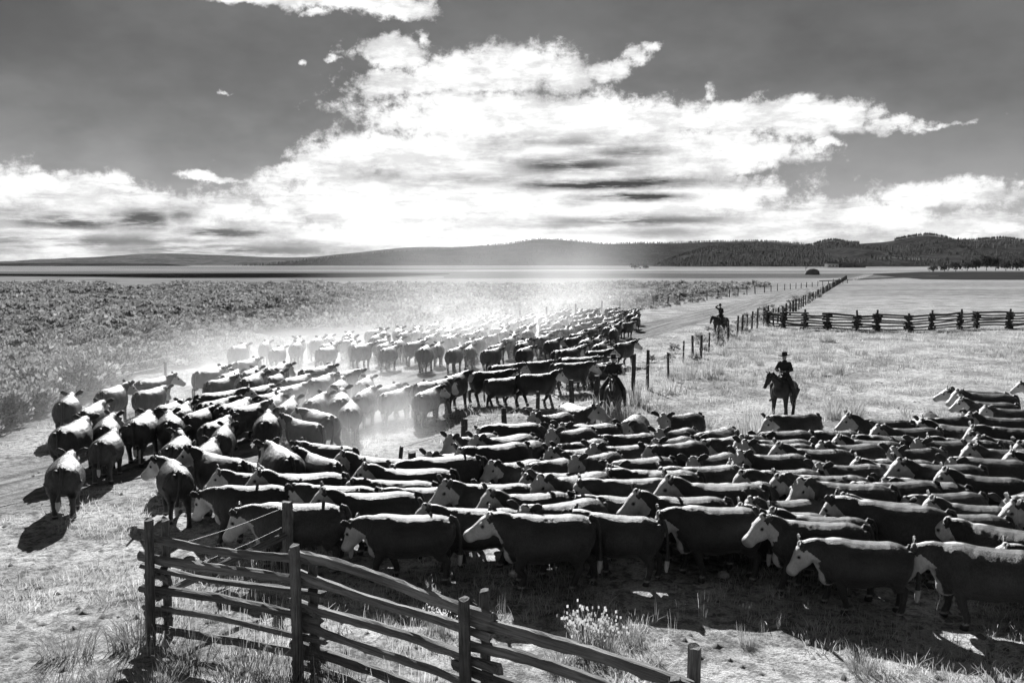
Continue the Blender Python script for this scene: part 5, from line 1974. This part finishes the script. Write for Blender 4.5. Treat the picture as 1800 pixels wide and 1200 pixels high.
me = np_mesh('grass', np.concatenate(Vs), np.concatenate(Fs), False, {'tone': np.concatenate(Ts)})
tag(link_mesh('grass', me, M['straw']), 'short dry grass over the trampled pasture', 'grass', kind='stuff')

Vs, Fs, Ts = [], [], []
nv = 0
medium = [blades(24, 740 + i, .22, .10, .34, .009, .6) for i in range(5)]
for _ in range(1500):     # scattered bunches over the middle distance
    y = random.uniform(25, 80)
    x = right_fence_x(y) + .8 + (0.66 * y - right_fence_x(y)) * random.random() ** 1.2
    if mnoise.noise(Vector((x * .14, y * .10, 9.0))) < -.08:
        continue
    sow(random.choice(medium), x, y, random.uniform(.7, 1.5))
me = np_mesh('bunchgrass', np.concatenate(Vs), np.concatenate(Fs), False, {'tone': np.concatenate(Ts)})
tag(link_mesh('bunchgrass', me, M['straw_dull']), 'grazed bunchgrass dotted over the middle of the pasture', 'grass', kind='stuff')

# clods and dung thrown up by hooves
Vs, Fs = [], []
nv = 0
for _ in range(2600):
    y = 9 + 50 * random.random() ** 1.5
    x = random.uniform(-.62 * y, .62 * y)
    if x < left_fence_x(y) + .5:
        continue
    s = random.uniform(.025, .075)
    z = gz(x, y)
    pts = np.array([(1, 0, .1), (.3, .9, 0), (-.8, .5, .1), (-.7, -.7, 0), (.4, -.9, .1), (.1, .1, .75)]) * s * (1 + .35 * rng.normal(size=(6, 3))) * np.array([1.2, 1.2, .9])
    pts[:5, 2] = -0.01
    Vs.append(pts + np.array([x, y, z]))
    Fs.append(np.array([(0, 1, 5), (1, 2, 5), (2, 3, 5), (3, 4, 5), (4, 0, 5)]) + nv)
    nv += 6
m_ = mat_plain('earth_clod', 0.16, 0.95, 0.4, 2.0, 0.1)
tag(link_mesh('clods', np_mesh('clods', np.concatenate(Vs), np.concatenate(Fs)), m_), 'loose clods of earth strewn over the trampled ground', 'clods', kind='stuff')
for px, py, s, lab in ((905, 1010, .11, 'small white stone in the shadow under the front-line cow'), (1272, 1012, .12, 'white stone lying in the shade of the herd'), (1180, 662, .14, 'pale stone at the foot of the road fence')):
    p = at_z(px, py)
    L = Loft()
    L.ball((0, 0, 0), s, s * .75, s * .6, None, 8, 5)
    for v in L.v:
        v += Vector((random.uniform(-1, 1), random.uniform(-1, 1), random.uniform(-1, 1))) * s * .14
    tag(link_mesh('stone', L.mesh('stone', False), M['stone'], None, (p.x, p.y, gz(p.x, p.y) + s * .3)), lab, 'stone')

# ------------------------------------------------------------------ far things on the plain
p = at_z(1428, 483)
hs = Loft()
rs = []
for z, r, sq in ((0, 1.0, 1), (.25, 1.04, 1), (.6, .95, .9), (.85, .72, .75), (1.0, .35, .3), (1.06, .08, .05)):
    rs.append([Vector((3.9 * r * math.cos(t) * random.uniform(.94, 1.05), 3.4 * sq * math.sin(t), 3.3 * z * random.uniform(.95, 1.03))) for t in [6.2832 * k / 18 for k in range(18)]])
hs.rings(rs)
o = link_mesh('haystack', hs.mesh('haystack'), M['hay'], None, (p.x, p.y, 0))
tag(o, 'big loaf-shaped haystack far out on the plain', 'haystack')
pl = Loft()
pl.tube([(Vector((-2.2, 4, 0)), .16), (Vector((-2.6, 4, 6.0)), .1)], 6)
pl.tube([(Vector((-2.5, 4, 3.6)), .14), (Vector((0, 4, 5.6)), .08)], 6)
tag(link_mesh('derrick', pl.mesh('derrick', False), M['farpost'], None, (p.x, p.y, 0)), 'hay derrick pole leaning beside the far haystack', 'derrick')


def house(px, py, w, dpt, h, rh, wallm, label):
    b = at_z(px, py)
    root = empty('farm_building', (b.x, b.y, 0), R(random.uniform(-12, 12)))
    tag(root, label, 'building', 'ranch buildings')
    L = Loft()
    L.box((0, 0, h / 2), w, dpt, h)
    link_mesh('wall', L.mesh('wall', False), wallm, root)
    me = mesh_from('roof', [(-w / 2 - .4, -dpt / 2 - .5, h - .1), (w / 2 + .4, -dpt / 2 - .5, h - .1), (w / 2 + .4, dpt / 2 + .5, h - .1), (-w / 2 - .4, dpt / 2 + .5, h - .1), (-w / 2 - .4, 0, h + rh), (w / 2 + .4, 0, h + rh)],
                   [(0, 1, 5, 4), (2, 3, 4, 5), (1, 2, 5), (3, 0, 4), (3, 2, 1, 0)])
    link_mesh('roof', me, M['roofing'], root)
    for k in (-.3, 0, .3):
        L = Loft()
        L.box((k * w, -dpt / 2 - .02, h * .5), w * .1, .06, h * .35)
        link_mesh('window', L.mesh('window', False), M['eye'], root)


house(1462, 470.4, 22, 12, 7, 4, M['whitewash'], 'white ranch house far off below the pine hills')
house(1487, 470.4, 30, 12, 5, 4, M['farrail'], 'long dark barn right of the far white ranch house')
house(1512, 470.4, 16, 10, 5, 3, M['farrail'], 'small dark shed at the right end of the far ranch')


def tree(px, py, h, w, seed, label):
    b = at_z(px, py)
    root = empty('willow_tree', (b.x, b.y, 0))
    tag(root, label, 'tree', 'willows along the far ditch')
    L = Loft()
    L.tube([(Vector((0, 0, -.3)), .35), (Vector((.1, 0, h * .35)), .25), (Vector((.3, .2, h * .75)), .1)], 7)
    for k in range(4):
        a = 1.6 * k + seed
        L.tube([(Vector((.1, 0, h * .3)), .15), (Vector((w * .3 * math.cos(a), w * .3 * math.sin(a), h * .7)), .05)], 5)
    link_mesh('trunk', L.mesh('trunk', False), M['twig'], root)
    V, F, tn = leaf_cloud(260, 900 + seed, w * .6, h * .85, h * .16, .9)
    V[:, 2] *= 1.1
    link_mesh('crown', np_mesh('crown', V, F), M['willow'], root)


TR = [(1700, 476, 7, 8), (1716, 476, 9, 9), (1734, 475.5, 13, 11), (1750, 475.5, 11, 12), (1768, 476, 8, 10), (1786, 476, 9, 12), (1806, 476, 9, 12), (1660, 477, 5, 8), (1680, 477, 6, 9), (1640, 478, 4, 7), (1116, 474, 6, 12), (1135, 473, 5, 9)]
for i, (px, py, h, w) in enumerate(TR):
    tree(px, py, h, w, i, ('tallest dark willow' if i == 2 else ORD[i] + ' dark willow counted') + ' from left along the far right ditch' if i < 7 else
         ('low dark willow bush ' + {7: 'left of the taller willows', 8: 'just left of the first tall willow', 9: 'at the left end of the dark marsh', 10: 'far beyond the dust plume', 11: 'beside another beyond the dust plume'}[i]))

# ------------------------------------------------------------------ dust and haze
def dust_mat(name, dens, fn, aniso=0.55):
    m = bpy.data.materials.new(name)
    m.use_nodes = True
    t = NT(m.node_tree)
    t.n.clear()
    out = t.node('ShaderNodeOutputMaterial')
    v = t.node('ShaderNodeVolumePrincipled')
    v.inputs['Color'].default_value = (.94, .94, .94, 1)
    v.inputs['Anisotropy'].default_value = aniso
    d = fn(t)
    t.put(v.inputs['Density'], d if d is not None else dens)
    t.l.new(v.outputs[0], out.inputs['Volume'])
    return m


def hull(name, loc, rz, sx, sy, sz, mat, label):
    """a closed rounded shell on the ground that holds a cloud of dust"""
    L = Loft()
    rs = []
    for i in range(9):
        ph = i / 8 * math.pi / 2
        rs.append([Vector((sx * math.cos(t) * max(.02, math.cos(ph) ** .6), sy * math.sin(t) * max(.02, math.cos(ph) ** .6), sz * math.sin(ph))) for t in [6.2832 * k / 24 for k in range(24)]])
    rs.insert(0, [Vector((q.x, q.y, -.3)) for q in rs[0]])
    L.rings(rs)
    o = link_mesh(name, L.mesh(name, True), mat, None, (loc[0], loc[1] * KD, 0), (0, 0, rz))
    tag(o, label, 'dust', kind='stuff')
    return o


def low_dust(t, sx, sy, sz, peak, soft=3.2, scale=.16):
    p = obj_coord(t)
    q = t.v('MULTIPLY', p, (1 / sx, 1 / sy, 0))
    rad_ = t.ramp(t.v('LENGTH', q), 0.25, 1.0, 1.0, 0.0)
    s = t.node('ShaderNodeSeparateXYZ')
    t.l.new(p, s.inputs[0])
    vert = t.m('POWER', 2.71828, t.m('MULTIPLY', s.outputs[2], -soft / sz))
    vert = t.m('MULTIPLY', vert, t.ramp(s.outputs[2], sz * .5, sz * .95, 1.0, 0.0))
    n = t.noise(p, scale, 4.0, .6)
    return t.m('MULTIPLY', t.m('MULTIPLY', t.m('MULTIPLY', rad_, vert), t.ramp(n, .32, .70, .25, 1.5)), peak)


RA = math.atan2(KD, .36)
# hanging among the road herd
hull('dust', (-6.5, 66, 0), RA, 40, 10.5, 3.8, dust_mat('herd_dust', 0, lambda t: low_dust(t, 40, 10.5, 3.8, .06, 2.6)), 'low dust kicked up among the cattle on the road')
# bright pocket just behind the turning cattle
hull('dust', (-5.2, 35.5, 0), R(100), 8, 3.4, 2.2, dust_mat('pocket_dust', 0, lambda t: low_dust(t, 8, 3.4, 2.2, .24, 2.4, scale=.35)), 'bright pocket of dust where the cattle turn up the road')
# the tall plume over the head of the herd
hull('dust', (0.0, 112, 0), RA, 36, 16, 15, dust_mat('plume_dust', 0, lambda t: low_dust(t, 36, 16, 15, .014, 2.4, scale=.08)), 'tall pale dust plume over the head of the herd')
# the fence-side drift on the left
hull('dust', (-17, 62, 0), R(70), 16, 4, 2.4, dust_mat('drift_dust', 0, lambda t: low_dust(t, 16, 4, 2.4, .035, scale=.25)), 'dust drifting through the left fence into the sagebrush')
# raised by the pasture herd
hull('dust', (22, 40, 0), R(10), 14, 9, 2.6, dust_mat('pasture_dust', 0, lambda t: low_dust(t, 14, 9, 2.6, .016, scale=.25)), 'thin dust over the pasture behind the right-hand cattle')

# pale air between us and the hills
L = Loft()
L.box((0, 6000, 297), 26000, 22600, 606)
hz = link_mesh('haze', L.mesh('haze', False), dust_mat('haze', 5e-6, lambda t: None, .35))
tag(hz, 'pale haze lying over the plain', 'haze', kind='stuff')
